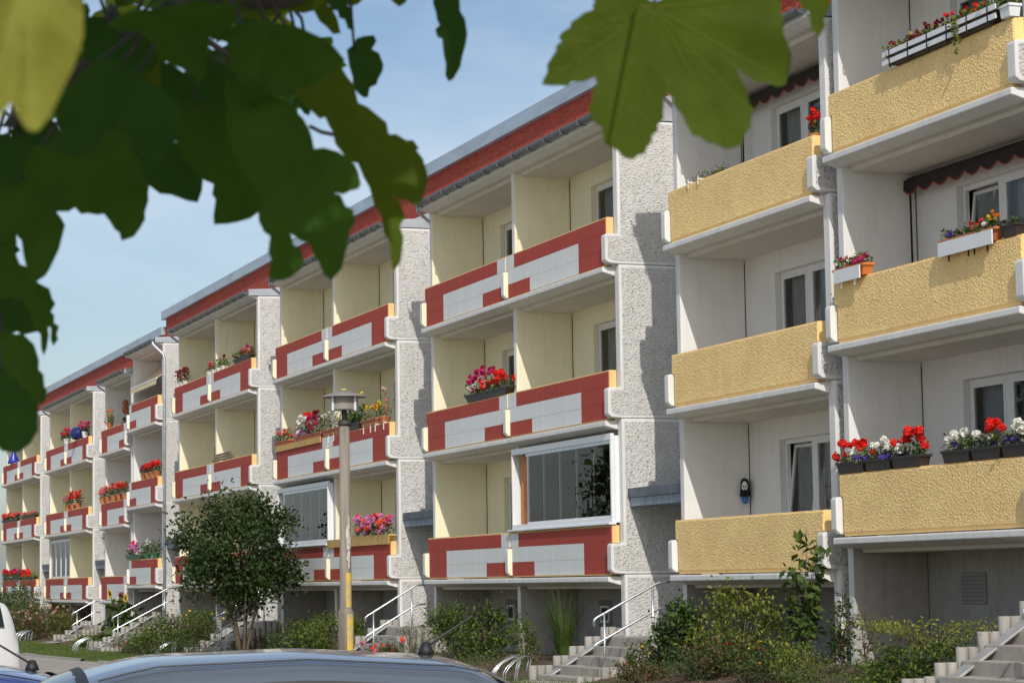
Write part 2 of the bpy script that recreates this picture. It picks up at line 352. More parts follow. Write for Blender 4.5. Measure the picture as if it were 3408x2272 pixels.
def rear_wall(sec, xa, xb, colour, curtains, tilts=()):
    """wall at the back of a bay with a window opening on each floor"""
    y = W0+DEP; mb = MB(); wx0 = xa+WOFF; wx1 = wx0+WW
    zt = zf(sec, 3)+FH
    def quad(x0, x1, z0, z1, mi=0): mb.add([(x0, y, z0), (x1, y, z0), (x1, y, z1), (x0, y, z1)], [(0, 1, 2, 3)], mi)
    lev = zf(sec, 1)-.1; quad(xa, xb, base_z(xa)-.5, lev, 1)
    for k in (1, 2, 3):
        z0, z1 = zf(sec, k)+.9, zf(sec, k)+2.26; top = zf(sec, k+1)-.1 if k < 3 else zt
        quad(xa, xb, lev, z0); quad(xa, wx0, z0, z1); quad(wx1, xb, z0, z1); quad(xa, xb, z1, top); lev = top
        for f in ([(wx0, y, z0), (wx0, y+.1, z0), (wx0, y+.1, z1), (wx0, y, z1)], [(wx1, y+.1, z0), (wx1, y, z0), (wx1, y, z1), (wx1, y+.1, z1)],
                  [(wx0, y, z1), (wx0, y+.1, z1), (wx1, y+.1, z1), (wx1, y, z1)], [(wx0, y+.1, z0), (wx0, y, z0), (wx1, y, z0), (wx1, y+.1, z0)]):
            mb.add(f, [(0, 1, 2, 3)])
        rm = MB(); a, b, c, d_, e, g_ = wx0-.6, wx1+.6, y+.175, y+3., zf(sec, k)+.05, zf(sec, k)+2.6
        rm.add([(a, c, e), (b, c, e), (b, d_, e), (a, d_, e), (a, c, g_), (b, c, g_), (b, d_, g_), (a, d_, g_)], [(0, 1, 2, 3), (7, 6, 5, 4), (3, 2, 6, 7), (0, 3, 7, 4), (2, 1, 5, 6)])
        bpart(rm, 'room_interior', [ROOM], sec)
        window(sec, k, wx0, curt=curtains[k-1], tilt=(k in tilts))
    o = bpart(mb, 'rear_wall', [CREAM if colour == 'cream' else WHITE_IN, CONC_D], sec)
    j = MB()
    for k in (1, 2, 3): j.box(xa+.001, xa+(.013 if colour == 'cream' else .009), y-.010, y-.001, zf(sec, k)+.05, zf(sec, k)+2.55)
    bpart(j, 'corner_joint', [BLACK], sec)
    # cellar window in the plinth
    if sec == 1:
        pl = bpart(MB().box(xa+.95, xa+1.62, y-.03, y-.002, zf(1, 1)-.93, zf(1, 1)-.48), 'cellar_vent', [mat('vent_plate', (.30, .30, .29), .8)], sec, bevel=.01)
        for i in range(7): bpart(MB().box(xa+1.0, xa+1.57, y-.036, y-.031, zf(1, 1)-.89+i*.056, zf(1, 1)-.865+i*.056), 'vent_slat', [mat('vent_slat_grey', (.22, .22, .21), .8)], sec, parent=pl)
    else:
        cx = xa+1.30; cz = zf(sec, 1)-.85; yy = y-.004
        bpart(MB().box(cx-.14, cx+.56, yy-.006, yy, cz-.1, cz+.44), 'window_surround', [mat('dark_render', (.20, .195, .18), .95)], sec)
        fr = MB().box(cx, cx+.46, yy-.04, yy-.007, cz, cz+.05).box(cx, cx+.46, yy-.04, yy-.007, cz+.29, cz+.33).box(cx, cx+.06, yy-.04, yy-.007, cz+.05, cz+.29).box(cx+.41, cx+.46, yy-.04, yy-.007, cz+.05, cz+.29)
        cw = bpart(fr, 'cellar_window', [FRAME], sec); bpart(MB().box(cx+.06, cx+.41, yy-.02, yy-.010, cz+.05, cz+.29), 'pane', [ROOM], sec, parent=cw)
def roof_front(sec, x0, x1, fl_r=True, fl_l=True, gx0=None, gx1=None):
    """gutter, fascia, lean-to roof sheet and side flashings of a loggia stack"""
    z = zf(sec, 3)+FH-.012
    d = lambda a: W0+a
    mb = MB().prism([(d(-.24), z+.047), (d(-.24), z+.10), (d(.42), z+.155), (d(DEP), z+.50), (d(DEP), z+.047)], x0+.02, x1-.02); bpart(mb, 'roof_sheet', [ZINC], sec)
    for fl, xs in ((fl_r, x1), (fl_l, x0)):
        if fl:
            q = MB().prism([(d(-.275), z-.028), (d(DEP), z-.028), (d(DEP), z+.53), (d(.45), z+.185), (d(-.275), z+.145)], xs-.012 if xs == x1 else xs-.02, xs+.02 if xs == x1 else xs+.012); bpart(q, 'side_flashing', [ZINC], sec)
    g = MB(); n = 9; a = gx0 if gx0 is not None else x0+.12; b = gx1 if gx1 is not None else x1-.08
    prof = [(d(-.33)+.075*math.cos(math.pi+math.pi*i/(n-1)), z+.095+.095*math.sin(math.pi+math.pi*i/(n-1))) for i in range(n)]
    inn = [(p[0]+(.012 if i < n/2 else -.012), p[1]+.012) for i, p in enumerate(prof)]
    g.prism(prof+inn[::-1], a, b, 0)
    go = bpart(g, 'gutter', [ZINC_D], sec)
    for i in range(int((b-a)/.9)+1):      # gutter brackets
        xx = a+.2+i*.9
        if xx > b-.05: break
        bpart(MB().box(xx, xx+.03, d(-.415), d(-.24), z-.012, z+.005).box(xx, xx+.03, d(-.42), d(-.409), z, z+.10), 'gutter_bracket', [ZINC_D], sec, parent=go)
    return z
def downpipe(sec, xs, x_start, pts, r=.045):
    return bpart(MB().tube(pts, r, 10), 'downpipe', [ZINC], sec, smooth=True)
P0 = 13.67
def stack_pair(sec, XL, curtL, curtR, colour='cream', sides=(True, True)):
    XM, XR = XL+5.45, XL+11.1
    wall_stack(sec, XL, XL+WT, colour, rough_l=True); wall_stack(sec, XM, XM+WT, colour); wall_stack(sec, XR-.2, XR, colour, rough_r=True)
    rear_wall(sec, XL+WT, XM, colour, curtL); rear_wall(sec, XM+WT, XR-.2, colour, curtR)
    for k in (1, 2, 3):
        b = slab(sec, k, XL+.06, XM+WT/2-.003, XL+WT, XM); parapet(sec, k, XL+.12, XM+WT/2-.008, 'left', b, .10, .09)
        b = slab(sec, k, XM+WT/2+.003, XR-.17, XM+WT, XR-.2); parapet(sec, k, XM+WT/2+.008, XR-.17, 'right', b, .09, .10)
    slab(sec, 4, XL+.02, XR-.05, XL+WT, XR-.2, roof=True)
    return roof_front(sec, XL, XR)
NC, NB_, NG = CURTAIN, CURT_B, CURT_G
XC = -50.5
stack_pair(2, XC, (NC, NC, NC), (None, NC, NB_)); stack_pair(2, XC-P0, (NC, NC, None), (NC, NG, NC)); stack_pair(2, XC-2*P0, (NC, None, NC), (NC, NC, NC))
XG = XC-4*P0-.15
stack_pair(3, XG, (NC, NC, NC), (NC, None, NC)); stack_pair(3, XG-P0, (NC, NC, NC), (NC, NC, NC))
def single(sec, x0, x1, style, curt, left_end, colour='white', tilts=()):
    """single loggia column at a step of the house; left_end: True when its free side is the left one"""
    wall_stack(sec, x0, x0+WT, colour, rough_l=left_end); wall_stack(sec, x1-.2, x1, colour, rough_r=True)
    rear_wall(sec, x0+WT, x1-.2, colour, curt, tilts)
    for k in (1, 2, 3):
        b = slab(sec, k, x0+.04, x1-.13, x0+WT, x1-.2); parapet(sec, k, x0+.12, x1-.15, style, b, .10, .10)
    slab(sec, 4, x0+.02, x1-.05, x0+WT, x1-.2, roof=True); roof_front(sec, x0, x1)
XF = XC+P0-4*P0-.1
single(2, -36.87, -31.19, 'yellow', (NC, NC, NC), True, tilts=(1,))
single(1, -30.93, -25.55, 'yellow', (NB_, NC, NC), False, tilts=(2,))
single(3, XF, XF+5.48, 'left', (NC, NC, None), True)
single(2, XF+5.74, XF+11.2, 'right', (NC, None, NC), False)
for xa_, xb_, sa_, sb_ in ((-31.20, -30.92, 2, 1), (XF+5.47, XF+5.75, 3, 2)): bpart(MB().add([(xa_, W0+DEP-.02, -2.8), (xb_, W0+DEP-.02, -2.8), (xb_, W0+DEP-.02, zf(sb_, 3)+FH), (xa_, W0+DEP-.02, zf(sb_, 3)+FH)], [(0, 1, 2, 3)]), 'joint_wall', [SMOOTH_W], sa_)
# body, attic band, roof cap
for sec, x0, x1 in ((1, -31.06, -11.6), (2, XF+5.61, -31.06), (3, XG-P0-.2, XF+5.61)):
    z = zf(sec, 3)+FH; yb = W0+DEP
    mb = MB().box(x0, x1, yb+.02, yb+11, z-.12, z+1.425); bpart(mb, 'attic_band', [RED_R], sec)
    e0 = .33 if sec != 3 else .05
    q = MB(); q.prism([(yb-.10, z+1.40), (yb-.10, z+1.705), (yb+5.5, z+1.78), (yb+11.1, z+1.70), (yb+11.1, z+1.40)], x0-e0, x1-.34 if sec != 1 else x1); bpart(q, 'roof_cap', [ZINC], sec)
    body = MB(); zb = base_z(x0)-.6
    body.add([(x0, yb+3.2, zb), (x1, yb+3.2, zb), (x1, yb+11, zb), (x0, yb+11, zb), (x0, yb+3.2, z), (x1, yb+3.2, z), (x1, yb+11, z), (x0, yb+11, z)], [(1, 2, 6, 5), (2, 3, 7, 6), (3, 0, 4, 7), (0, 1, 5, 4)])
    body.add([(x0, yb, zb), (x0, yb+3.2, zb), (x0, yb+3.2, z), (x0, yb, z)], [(3, 2, 1, 0)]); body.add([(x1, yb, zb), (x1, yb+3.2, zb), (x1, yb+3.2, z), (x1, yb, z)], [(0, 1, 2, 3)])
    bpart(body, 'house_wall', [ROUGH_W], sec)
# stairwell walls between the stacks: entrance door, stair windows, canopy
def stairwell(sec, xa, xb):
    y = W0+DEP; z0 = -1.0+(zf(sec, 1)-Z1); zt = zf(sec, 3)+FH
    mb = MB(); mb.add([(xa, y, base_z(xa)-.5), (xb, y, base_z(xa)-.5), (xb, y, zt), (xa, y, zt)], [(0, 1, 2, 3)]); bpart(mb, 'stairwell_wall', [SMOOTH_W], sec)
    cx = (xa+xb)/2
    d = bpart(MB().box(cx-.5, cx+.5, y-.05, y-.004, z0, z0+2.05), 'door', [mat('grey_door', (.22, .23, .25), .4)], sec, bevel=.01)
    bpart(MB().box(cx-.32, cx+.32, y-.058, y-.051, z0+1.0, z0+1.85), 'pane', [GLASS], sec, parent=d); bpart(MB().tube([(cx+.4, y-.10, z0+.95), (cx+.4, y-.10, z0+1.25)], .014), 'door_handle', [GALV], sec, parent=d)
    for k in (2, 3):
        zz = zf(sec, k)-.55
        w = bpart(MB().box(cx-.55, cx+.55, y-.03, y-.004, zz, zz+.06).box(cx-.55, cx+.55, y-.03, y-.004, zz+1.14, zz+1.2).box(cx-.55, cx-.49, y-.03, y-.004, zz+.06, zz+1.14).box(cx+.49, cx+.55, y-.03, y-.004, zz+.06, zz+1.14), 'stair_window', [FRAME], sec)
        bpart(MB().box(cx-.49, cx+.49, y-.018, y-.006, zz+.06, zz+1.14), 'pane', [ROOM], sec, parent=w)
    zc = zf(sec, 1)+1.29
    c = MB().prism([(W0+.12, zc), (W0+.12, zc+.15), (W0+.20, zc+.32), (y, zc+.40), (y, zc+.02)], xa+.002, xb-.002); co = bpart(c, 'canopy', [mat('canopy_zinc', (.24, .30, .36), .5, var=.3, vscale=3, metal=.4, stretch=(3, 1, .5))], sec)
    bpart(MB().box(xa+.002, xb-.002, W0+.085, W0+.118, zc+.16, zc+.325), 'canopy_fascia', [mat('canopy_dark', (.12, .14, .16), .6, var=.3, vscale=3)], sec, parent=co)
stairwell(2, XC+11.1, -36.87); stairwell(2, XC-P0+11.1, XC); stairwell(2, XC-2*P0+11.1, XC-P0); stairwell(2, XF+11.2, XC-2*P0); stairwell(3, XG+11.1, XF); stairwell(3, XG-P0+11.1, XG)
stairwell(1, -25.55, -23.02); wall_stack(1, -23.0, -22.8, 'white', rough_l=True)
# downpipes: short elbows at the left end of each gutter, one long pipe at the far right stack of the middle section
for sec, xl in ((2, XC), (2, XC-P0), (2, XC-2*P0), (3, XG), (3, XF), (3, XG-P0), (2, -36.87)):
    z = zf(sec, 3)+FH-.012; y = W0-.33
    downpipe(sec, 0, 0, [(xl+.17, y, z+.02), (xl+.17, y, z-.06), (xl+.10, y+.07, z-.12), (xl-.06, W0+.10, z-.34), (xl-.07, W0+.13, z-.45), (xl-.07, W0+.13, base_z(xl)+.2)], .036)
xr = XF+11.2; z = zf(2, 3)+FH-.012
downpipe(2, 0, 0, [(xr-.14, W0-.33, z+.02), (xr-.14, W0-.33, z-.07), (xr-.12, W0-.30, z-.12), (xr+.03, W0-.02, z-.42), (xr+.06, W0+.03, z-.55), (xr+.06, W0+.03, base_z(xr)+.2)], .05)
# ------------------------------------------------------------------ balcony glazing
GLZ = glass_mat('glazing_glass', (.955, .975, .955), ior=1.5)
def glazing(sec, k, x0, x1, folded, label, curts, fold_side):
    z = zf(sec, k); zb, zt = z+.975, z+2.60; y = W0-.13
    o = bpart(MB().box(x0-.12, x1+.02, y-.10, y+.05, zb, zb+.035).box(x0, x1, y-.03, y+.04, zb+.036, zb+.13).box(x0, x1, y-.03, y+.04, zt-.10, zt+.02).box(x0, x0+.055, y-.03, y+.04, zb+.131, zt-.101).box(x1-.055, x1, y-.03, y+.04, zb+.131, zt-.101), 'balcony_glazing', [STEEL_W], sec, bevel=.006)
    o['label'] = label
    for xs in (x0, x1-.03): bpart(MB().box(xs, xs+.03, y+.041, W0-.002, zb+.036, zt-.02), 'side_closure', [STEEL_W], sec, parent=o)
    a, b = x0+.08+(folded if fold_side == 'l' else 0), x1-.08-(folded if fold_side == 'r' else 0); n = 5
    bpart(MB().box(a, b, y-.022, y+.03, zt-.165, zt-.105), 'top_track', [GALV], sec, parent=o)
    for i in range(n):
        xa = a+(b-a)*i/n; xb = a+(b-a)*(i+1)/n
        bpart(MB().box(xa+.003, xb-.003, y-.002, y+.006, zb+.17, zt-.166), 'pane', [GLZ], sec, parent=o)
        bpart(MB().box(xa+.01, xb-.01, y-.008, y+.014, zb+.131, zb+.169), 'pane_shoe', [STEEL_W], sec, parent=o)
    for (ca, cb, m, dz) in curts:
        cm = MB(); n2 = 22; vs = []
        for i in range(n2+1):
            xx = ca+(cb-ca)*i/n2; yy = y+.16+.03*math.sin(i*1.7)
            vs += [(xx, yy, zb+.05+dz), (xx, yy, zt-.1)]
        cm.add(vs, [(2*i, 2*i+2, 2*i+3, 2*i+1) for i in range(n2)]); bpart(cm, 'curtain', [m], sec, parent=o, smooth=True)
    return o
ORANGE_C = mat('orange_curtain', (.75, .30, .14), .9, var=.2, vscale=6); WHITE_C = mat('white_net', (.72, .73, .72), .9, var=.1, vscale=6)
XM_C = XC+5.45
glazing(2, 1, XM_C+WT+.02, XC+11.1-.16, .75, 'frameless folding glazing above the red and grey parapet, orange curtain at its left', [(XM_C+.30, XM_C+.62, ORANGE_C, 0), (XM_C+.65, XM_C+.85, mat('beige_curtain', (.6, .55, .42), .9), 0)], 'l')
XD = XC-P0
glazing(2, 1, XD+.19, XD+5.43, .5, 'folding balcony glazing with white net curtains, behind the leafy bush', [(XD+.3, XD+1.0, WHITE_C, 0), (XD+4.1, XD+4.9, WHITE_C, 0)], 'l')
# old multi-pane window front on the far section
gz = zf(3, 1); gx0, gx1 = XG+.19, XG+5.43; gy = W0+.05
fw_ = MB().box(gx0, gx1, gy, gy+.06, gz+.97, gz+1.05).box(gx0, gx1, gy, gy+.06, gz+2.50, gz+2.62)
for i in range(5): fw_.box(gx0+i*(gx1-gx0-.12)/4, gx0+i*(gx1-gx0-.12)/4+.16, gy, gy+.06, gz+1.051, gz+2.499)
fo = bpart(fw_, 'window_front', [FRAME], 3)
for i in range(4): bpart(MB().box(gx0+.14+i*(gx1-gx0-.12)/4, gx0+(i+1)*(gx1-gx0-.12)/4, gy+.02, gy+.026, gz+1.05, gz+2.5), 'pane', [GLASS], 3, parent=fo)
cm = MB(); vs = []
for i in range(81): vs += [(gx0+.1+(gx1-gx0-.2)*i/80, gy+.2+.03*math.sin(i*1.3), gz+1.0), (gx0+.1+(gx1-gx0-.2)*i/80, gy+.2+.03*math.sin(i*1.3), gz+2.5)]
cm.add(vs, [(2*i, 2*i+2, 2*i+3, 2*i+1) for i in range(80)]); bpart(cm, 'curtain', [CURT_G], 3, parent=fo)

# ------------------------------------------------------------------ awnings
DARKAWN = mat('dark_awning_cloth', (.028, .024, .022), .9, var=.3, vscale=10); REDTRIM = mat('red_trim', (.35, .05, .03), .8); SALMON = mat('salmon_awning_cloth', (.85, .58, .38), .85, var=.1, vscale=3); CREAMC = mat('cream_valance', (.78, .66, .42), .85)
def awning_folded(sec, k, x0, x1, label, cloth, trim, drop=.2, n=9, post=True):
    z = zf(sec, k)+2.57; y = W0+DEP-.02
    t = tag(empty('awning', (x0, y, z)), label, 'awning')
    def p(mb, nm, m, **kk): o = mb.build(nm, m, None, **kk); return part(o, t)
    p(MB().tube([(x0, y-.09, z-.05), (x1, y-.09, z-.05)], .055, 10), 'roller', [cloth], smooth=True)
    p(MB().box(x0, x1, y-.19, y-.15, z-.10, z-.05), 'front_bar', [cloth])
    v = MB(); pts = []; m = n*8; xs = np.linspace(x0, x1, m+1)
    for i, xx in enumerate(xs):
        s_ = abs(math.sin(math.pi*i/8)); pts += [(xx, y-.195, z-.08), (xx, y-.20, z-.08-drop*(.55+.45*s_))]
    v.add(pts, [(2*i, 2*i+1, 2*i+3, 2*i+2) for i in range(m)]); vo = p(v, 'valance', [cloth])
    tr = MB().tube([q for q in pts[1::2]], .011, 5); to = tr.build('valance_trim', [trim], None); to.parent = vo; to.matrix_parent_inverse = Matrix.Identity(4)
    to.parent = t; to.matrix_parent_inverse = Matrix.Translation(-Vector(t.location))
    if post:
        p(MB().tube([(x0+.06, y-.12, z-.1), (x0+.06, y-.12, z-2.3)], .016, 6), 'support_pole', [BLACK])
        p(MB().tube([(x0+.14, y-.14, z-1.7), (x0+.30, y-.3, z-1.95), (x0+.42, y-.3, z-1.97)], .012, 6), 'crank', [BLACK])
    return t
awning_folded(1, 2, -30.74, -25.9, 'dark rolled awning with scalloped red-trimmed valance, first floor of nearest yellow column', DARKAWN, REDTRIM, n=11)
awning_folded(2, 3, -36.4, -31.4, 'dark rolled awning with scalloped valance, top yellow balcony behind the big leaf', DARKAWN, REDTRIM, n=11)
awning_folded(2, 3, XD+7.9, XD+10.7, 'rolled awning with bright red fringe, top balcony behind the lamp', mat('red_awning', (.4, .06, .03), .85), REDTRIM, n=8)
awning_folded(2, 2, XD+7.9, XD+10.7, 'dark rolled awning above the potted yellow flowers behind the lamp', DARKAWN, BLACK, n=8)
awning_folded(2, 2, XD+2.6, XD+5.2, 'narrow dark rolled awning on the flower-lined balcony left of the lamp', DARKAWN, BLACK, n=8)
awning_folded(2, 3, XC-2*P0+8.3, XC-2*P0+10.7, 'rolled dark red awning, top balcony above the leafy bush', mat('dark_red_awning', (.22, .04, .03), .85), REDTRIM, n=8)
# extended awning on the stepped column
ax0, ax1 = XF+5.74+.35, XF+11.2-.4; az = zf(2, 3)
t = tag(empty('awning', (ax0, W0, az+2.4)), 'extended salmon awning with cream scalloped edge, under the far stepped roof', 'awning')
aw = MB(); N_ = 12
for i in range(N_+1): 
    f = i/N_; aw.v += [(ax0, W0+1.1-1.25*f, az+2.5-.95*f-.05*math.sin(math.pi*f)), (ax1, W0+1.1-1.25*f, az+2.5-.95*f-.05*math.sin(math.pi*f))]
aw.f = [(2*i, 2*i+2, 2*i+3, 2*i+1) for i in range(N_)]; aw.m = [0]*N_
part(aw.build('cloth', [SALMON], smooth=True), t)
va = MB(); m = 120
for i in range(m+1): xx = ax0+(ax1-ax0)*i/m; s_ = abs(math.sin(math.pi*i/6)); va.v += [(xx, W0-.155, az+1.55), (xx, W0-.16, az+1.40-.06*s_)]
va.f = [(2*i, 2*i+1, 2*i+3, 2*i+2) for i in range(m)]; va.m = [0]*m
part(va.build('valance', [CREAMC]), t); part(MB().box(ax0, ax1, W0-.17, W0-.13, az+1.53, az+1.58).build('front_bar', [STEEL_W]), t)
for xx in (ax0+.3, ax1-.3): part(MB().tube([(xx, W0+1.15, az+2.3), (xx+.1, W0+.5, az+1.9), (xx, W0-.12, az+1.55)], .02, 6).build('arm', [STEEL_W]), t)
part(MB().tube([(ax0, W0+1.12, az+2.5), (ax1, W0+1.12, az+2.5)], .05, 8).build('roller', [STEEL_W]), t)

# ------------------------------------------------------------------ front steps
STONE = mat('step_concrete', (.38, .35, .305), .92, var=.16, vscale=4, bump=.4, bscale=45, bdist=.005, dirt=.35)
PALI = mat('palisade_concrete', (.36, .34, .31), .92, var=.2, vscale=5, bump=.35, bscale=40, bdist=.005, stretch=(1, 1, .3), dirt=.4)
def pal_mesh(h):
    mb = MB(); r = .074; n = 10
    mb.lathe([(0, h), (r*.93, h), (r, h-.012), (r, 0), (0, 0)], seg=12); me = bpy.data.meshes.new('palisade'); me.from_pydata(mb.v, [], mb.f); me.materials.append(PALI); me.polygons.foreach_set('use_smooth', [i % 4 == 2 for i in range(len(mb.f))]); return me
PALM = {}
def front_steps(xc, wid, zl, n, label, rail=True, out=.48):
    x0, x1 = xc-wid/2, xc+wid/2; zb = base_z(xc)-.02; rise = (zl-zb)/n; tr = .325; yend = W0-out; y0 = yend-tr*(n-1)
    t = tag(empty('front_steps', (xc, y0, zb)), label, 'steps', 'concrete entrance steps along the house'); loc = Vector(t.location)
    for i in range(n):
        ya = y0+tr*i; yb_ = ya+tr+.02 if i < n-1 else W0+DEP-.03
        part(MB().box(x0, x1, ya, yb_, zb-.3, zb+rise*(i+1)).build('step', [STONE], bevel=.012), t)
    for side, xs in ((0, x0-.08), (1, x1+.08)):
        ys = np.arange(y0-.05, W0-.05, .152)
        for j, yy in enumerate(ys):
            i = min(n-1, max(0, int((yy-y0+.02)/tr))); top = zb+rise*(i+1)+(.16 if side == 0 else .02)+random.uniform(-.008, .008)
            h = round((top-zb+.35)/.02)*.02
            if h not in PALM: PALM[h] = pal_mesh(h)
            o = bpy.data.objects.new('palisade', PALM[h]); COL.objects.link(o); o.location = (xs, yy, zb-.35); part(o, t)
    # wheel ramp
    part(MB().prism([(y0-.03, zb+.02), (y0-.03, zb+.06), (yend+.02, zl+.045), (yend+.25, zl+.045), (yend+.25, zl+.004), (yend, zl+.004)], x0+.06, x0+.30).build('wheel_ramp', [mat('ramp_steel', (.50, .50, .49), .45, var=.15, vscale=6, metal=.5)], bevel=.004), t)
    if rail:
        xr = x1-.06; g = MB()
        sl = rise/tr
        def zl_(y): return zb+rise+(y-y0)*sl
        for hh, nm in ((.86, 'handrail'), (.43, 'lower_rail')):
            ya, yb2 = y0+.28, yend+.12
            pts = [(xr, ya-.01, zl_(ya)+hh-.14), (xr, ya, zl_(ya)+hh-.03), (xr, ya+.04, zl_(ya)+hh), (xr, yb2, zl_(yb2)+hh), (xr, yb2+.06, zl_(yb2)+hh+.02), (xr, yb2+.26, zl_(yb2)+hh+.03)]
            part(MB().tube(pts, .022, 10).build(nm, [GALV], smooth=True), t)
        for yy in (y0+.46, yend+.05): part(MB().tube([(xr, yy, zb-.1+max(0, zl_(yy)-zb-.45)), (xr, yy, zl_(yy)+.86)], .021, 10).build('rail_post', [GALV], smooth=True), t)
        part(MB().box(xr-.035, xr+.035, y0+.36, y0+.44, zl_(y0+.3)-.14, zl_(y0+.3)).build('post_bracket', [GALV]), t)
    return t
gapc = [(-38.15, 5, 2, 'concrete entrance steps with galvanised handrail, between the yellow column and the red stack'), (XC-1.28, 5, 2, 'concrete entrance steps with handrail right of the lamp post'),
        (XC-P0-1.28, 6, 2, 'concrete entrance steps with handrail behind the leafy bush'), (XC-2*P0-1.28, 7, 2, 'entrance steps with long handrail beside the sunflowers'), (XG+11.1+1.25, 4, 3, 'short far entrance steps behind the left lawn'), (-24.3, 6, 1, 'large concrete steps cut off at the right edge of the picture')]
for xc, n, sec, lab in gapc: front_steps(xc, 2.1, -1.0+{1: .50, 2: 0, 3: -.45}[sec], n, lab)

# ------------------------------------------------------------------ bicycle racks
def bike_rack(x, y, rz, label, n=3):
    z = ground_z(x, y); t = tag(empty('bicycle_rack', (x, y, z), rz), label, 'bicycle rack', 'galvanised bicycle racks by the steps')
    for i in range(n):
        for j, dx in enumerate((0, .09)):
            xx = i*.38+dx; pts = [(xx, 0, .03), (xx, .02, .17), (xx, .08, .26), (xx, .20, .36), (xx, .42, .46), (xx, .50, .45), (xx, .53, .37), (xx, .50, .28), (xx, .46, .05)]
            MB().tube(pts, .011, 6).build('hoop', [GALV], t, smooth=True)
    MB().box(-.08, n*.38, -.05, .02, .005, .035).build('base_rail', [GALV], t); MB().box(-.08, n*.38, .42, .49, .005, .035).build('base_rail', [GALV], t)
bike_rack(-40.3, 14.15, R(8), 'low galvanised bicycle rack at the foot of the steps by the yellow column', 2)
bike_rack(-39.3, 13.75, R(4), 'second low bicycle rack in front of the path by the yellow column', 1)
bike_rack(-79.9, 13.2, R(0), 'bicycle rack at the foot of the long handrail steps near the sunflowers', 3)
bike_rack(-97.3, 13.7, R(10), 'far bicycle rack beside the rose bushes on the left')
bike_rack(-68.0, 13.6, R(0), 'bicycle rack at the lawn edge left of the leafy bush', 2)

# ------------------------------------------------------------------ street lamp
LX, LY = -38.3, 10.87; LZ = ground_z(LX, LY)
POLE = mat('weathered_pole_concrete', (.26, .228, .188), .9, var=.3, vscale=3, bump=.4, bscale=30, bdist=.006, stretch=(3, 3, .25), dirt=.35); YSTR = mat('worn_yellow_paint', (.72, .47, .045), .75, var=.15, vscale=7, col2=(.42, .36, .22)); LAMPG = mat('lamp_housing', (.25, .23, .215), .5, var=.1, vscale=8); DARKM = mat('dark_metal', (.05, .045, .04), .6, var=.3, vscale=9)
lamp = tag(empty('street_lamp', (LX, LY, LZ)), 'round-hatted street lamp on a concrete pole with a worn yellow stripe', 'street lamp')
LT = 5.02
MB().lathe([(.0, 0), (.135, 0), (.13, 1.28), (.128, 1.30), (.105, 1.34), (.10, 1.36), (.085, 4.43), (.0, 4.44)], seg=20).build('pole', [POLE], lamp, smooth=True)
MB().lathe([(.0, 4.41), (.108, 4.41), (.112, 4.44), (.105, 4.48), (.06, 4.50), (0, 4.50)], seg=20).build('pole_cap', [DARKM], lamp, smooth=True)
st = MB(); da = 17
ang = math.atan2(-LY, -LX)+.62
for z0_, z1_, r_ in ((.2, 1.27, .134), (1.37, 1.95, .101)):
    for i in range(da):
        a = ang-.50+.95*i/(da-1); f0 = r_+.003; zt_ = z1_
        st.v += [(f0*math.cos(a), f0*math.sin(a), z0_), (f0*math.cos(a), f0*math.sin(a), zt_)]
    o0 = len(st.v)-2*da; st.f += [(o0+2*i, o0+2*i+2, o0+2*i+3, o0+2*i+1) for i in range(da-1)]; st.m += [0]*(da-1)
st.build('painted_stripe', [YSTR], lamp, smooth=True)
wr = MB()
for k_ in range(24):      # flakes of old white paint higher up the stripe
    a0 = ang+random.uniform(-.35, .35); zz = random.uniform(2.0, 2.75); w_, h_ = random.uniform(.03, .12), random.uniform(.05, .2); vs = []
    for i in range(5):
        a = a0+w_*(i/4-.5)*4; vs += [(.099*math.cos(a), .099*math.sin(a), zz), (.099*math.cos(a), .099*math.sin(a), zz+h_)]
    wr.add(vs, [(2*i, 2*i+2, 2*i+3, 2*i+1) for i in range(4)])
wr.build('paint_flakes', [mat('old_white_paint', (.6, .57, .5), .9, var=.2)], lamp)
MB().tube([(0, 0, 4.45), (0, 0, 4.72)], .042, 12).build('neck', [DARKM], lamp, smooth=True)
MB().lathe([(0, 4.665), (.225, 4.665), (.235, 4.68), (.24, 4.9), (0, 4.9)], seg=28).build('diffuser', [mat('dirty_diffuser', (.28, .255, .235), .35, var=.1, vscale=6)], lamp, smooth=False)
MB().lathe([(.05, 4.985), (.10, 4.98), (.34, 4.915), (.375, 4.89), (.375, 4.88), (.30, 4.895), (0, 4.90)], seg=32).build('hat', [LAMPG], lamp, smooth=True)
MB().lathe([(0, 5.03), (.045, 5.025), (.055, 5.0), (.02, 4.985), (0, 4.98)], seg=12).build('finial', [mat('ochre_finial', (.55, .42, .18), .6)], lamp, smooth=True)
for i in range(4):
    a = i*math.pi/2+.5; r_ = .262
    MB().box(-.018, .018, -.012, .012, 4.65, 4.89).build('strut', [STEEL_W], lamp, loc=(r_*math.cos(a), r_*math.sin(a), 0)).rotation_euler.z = a+math.pi/2
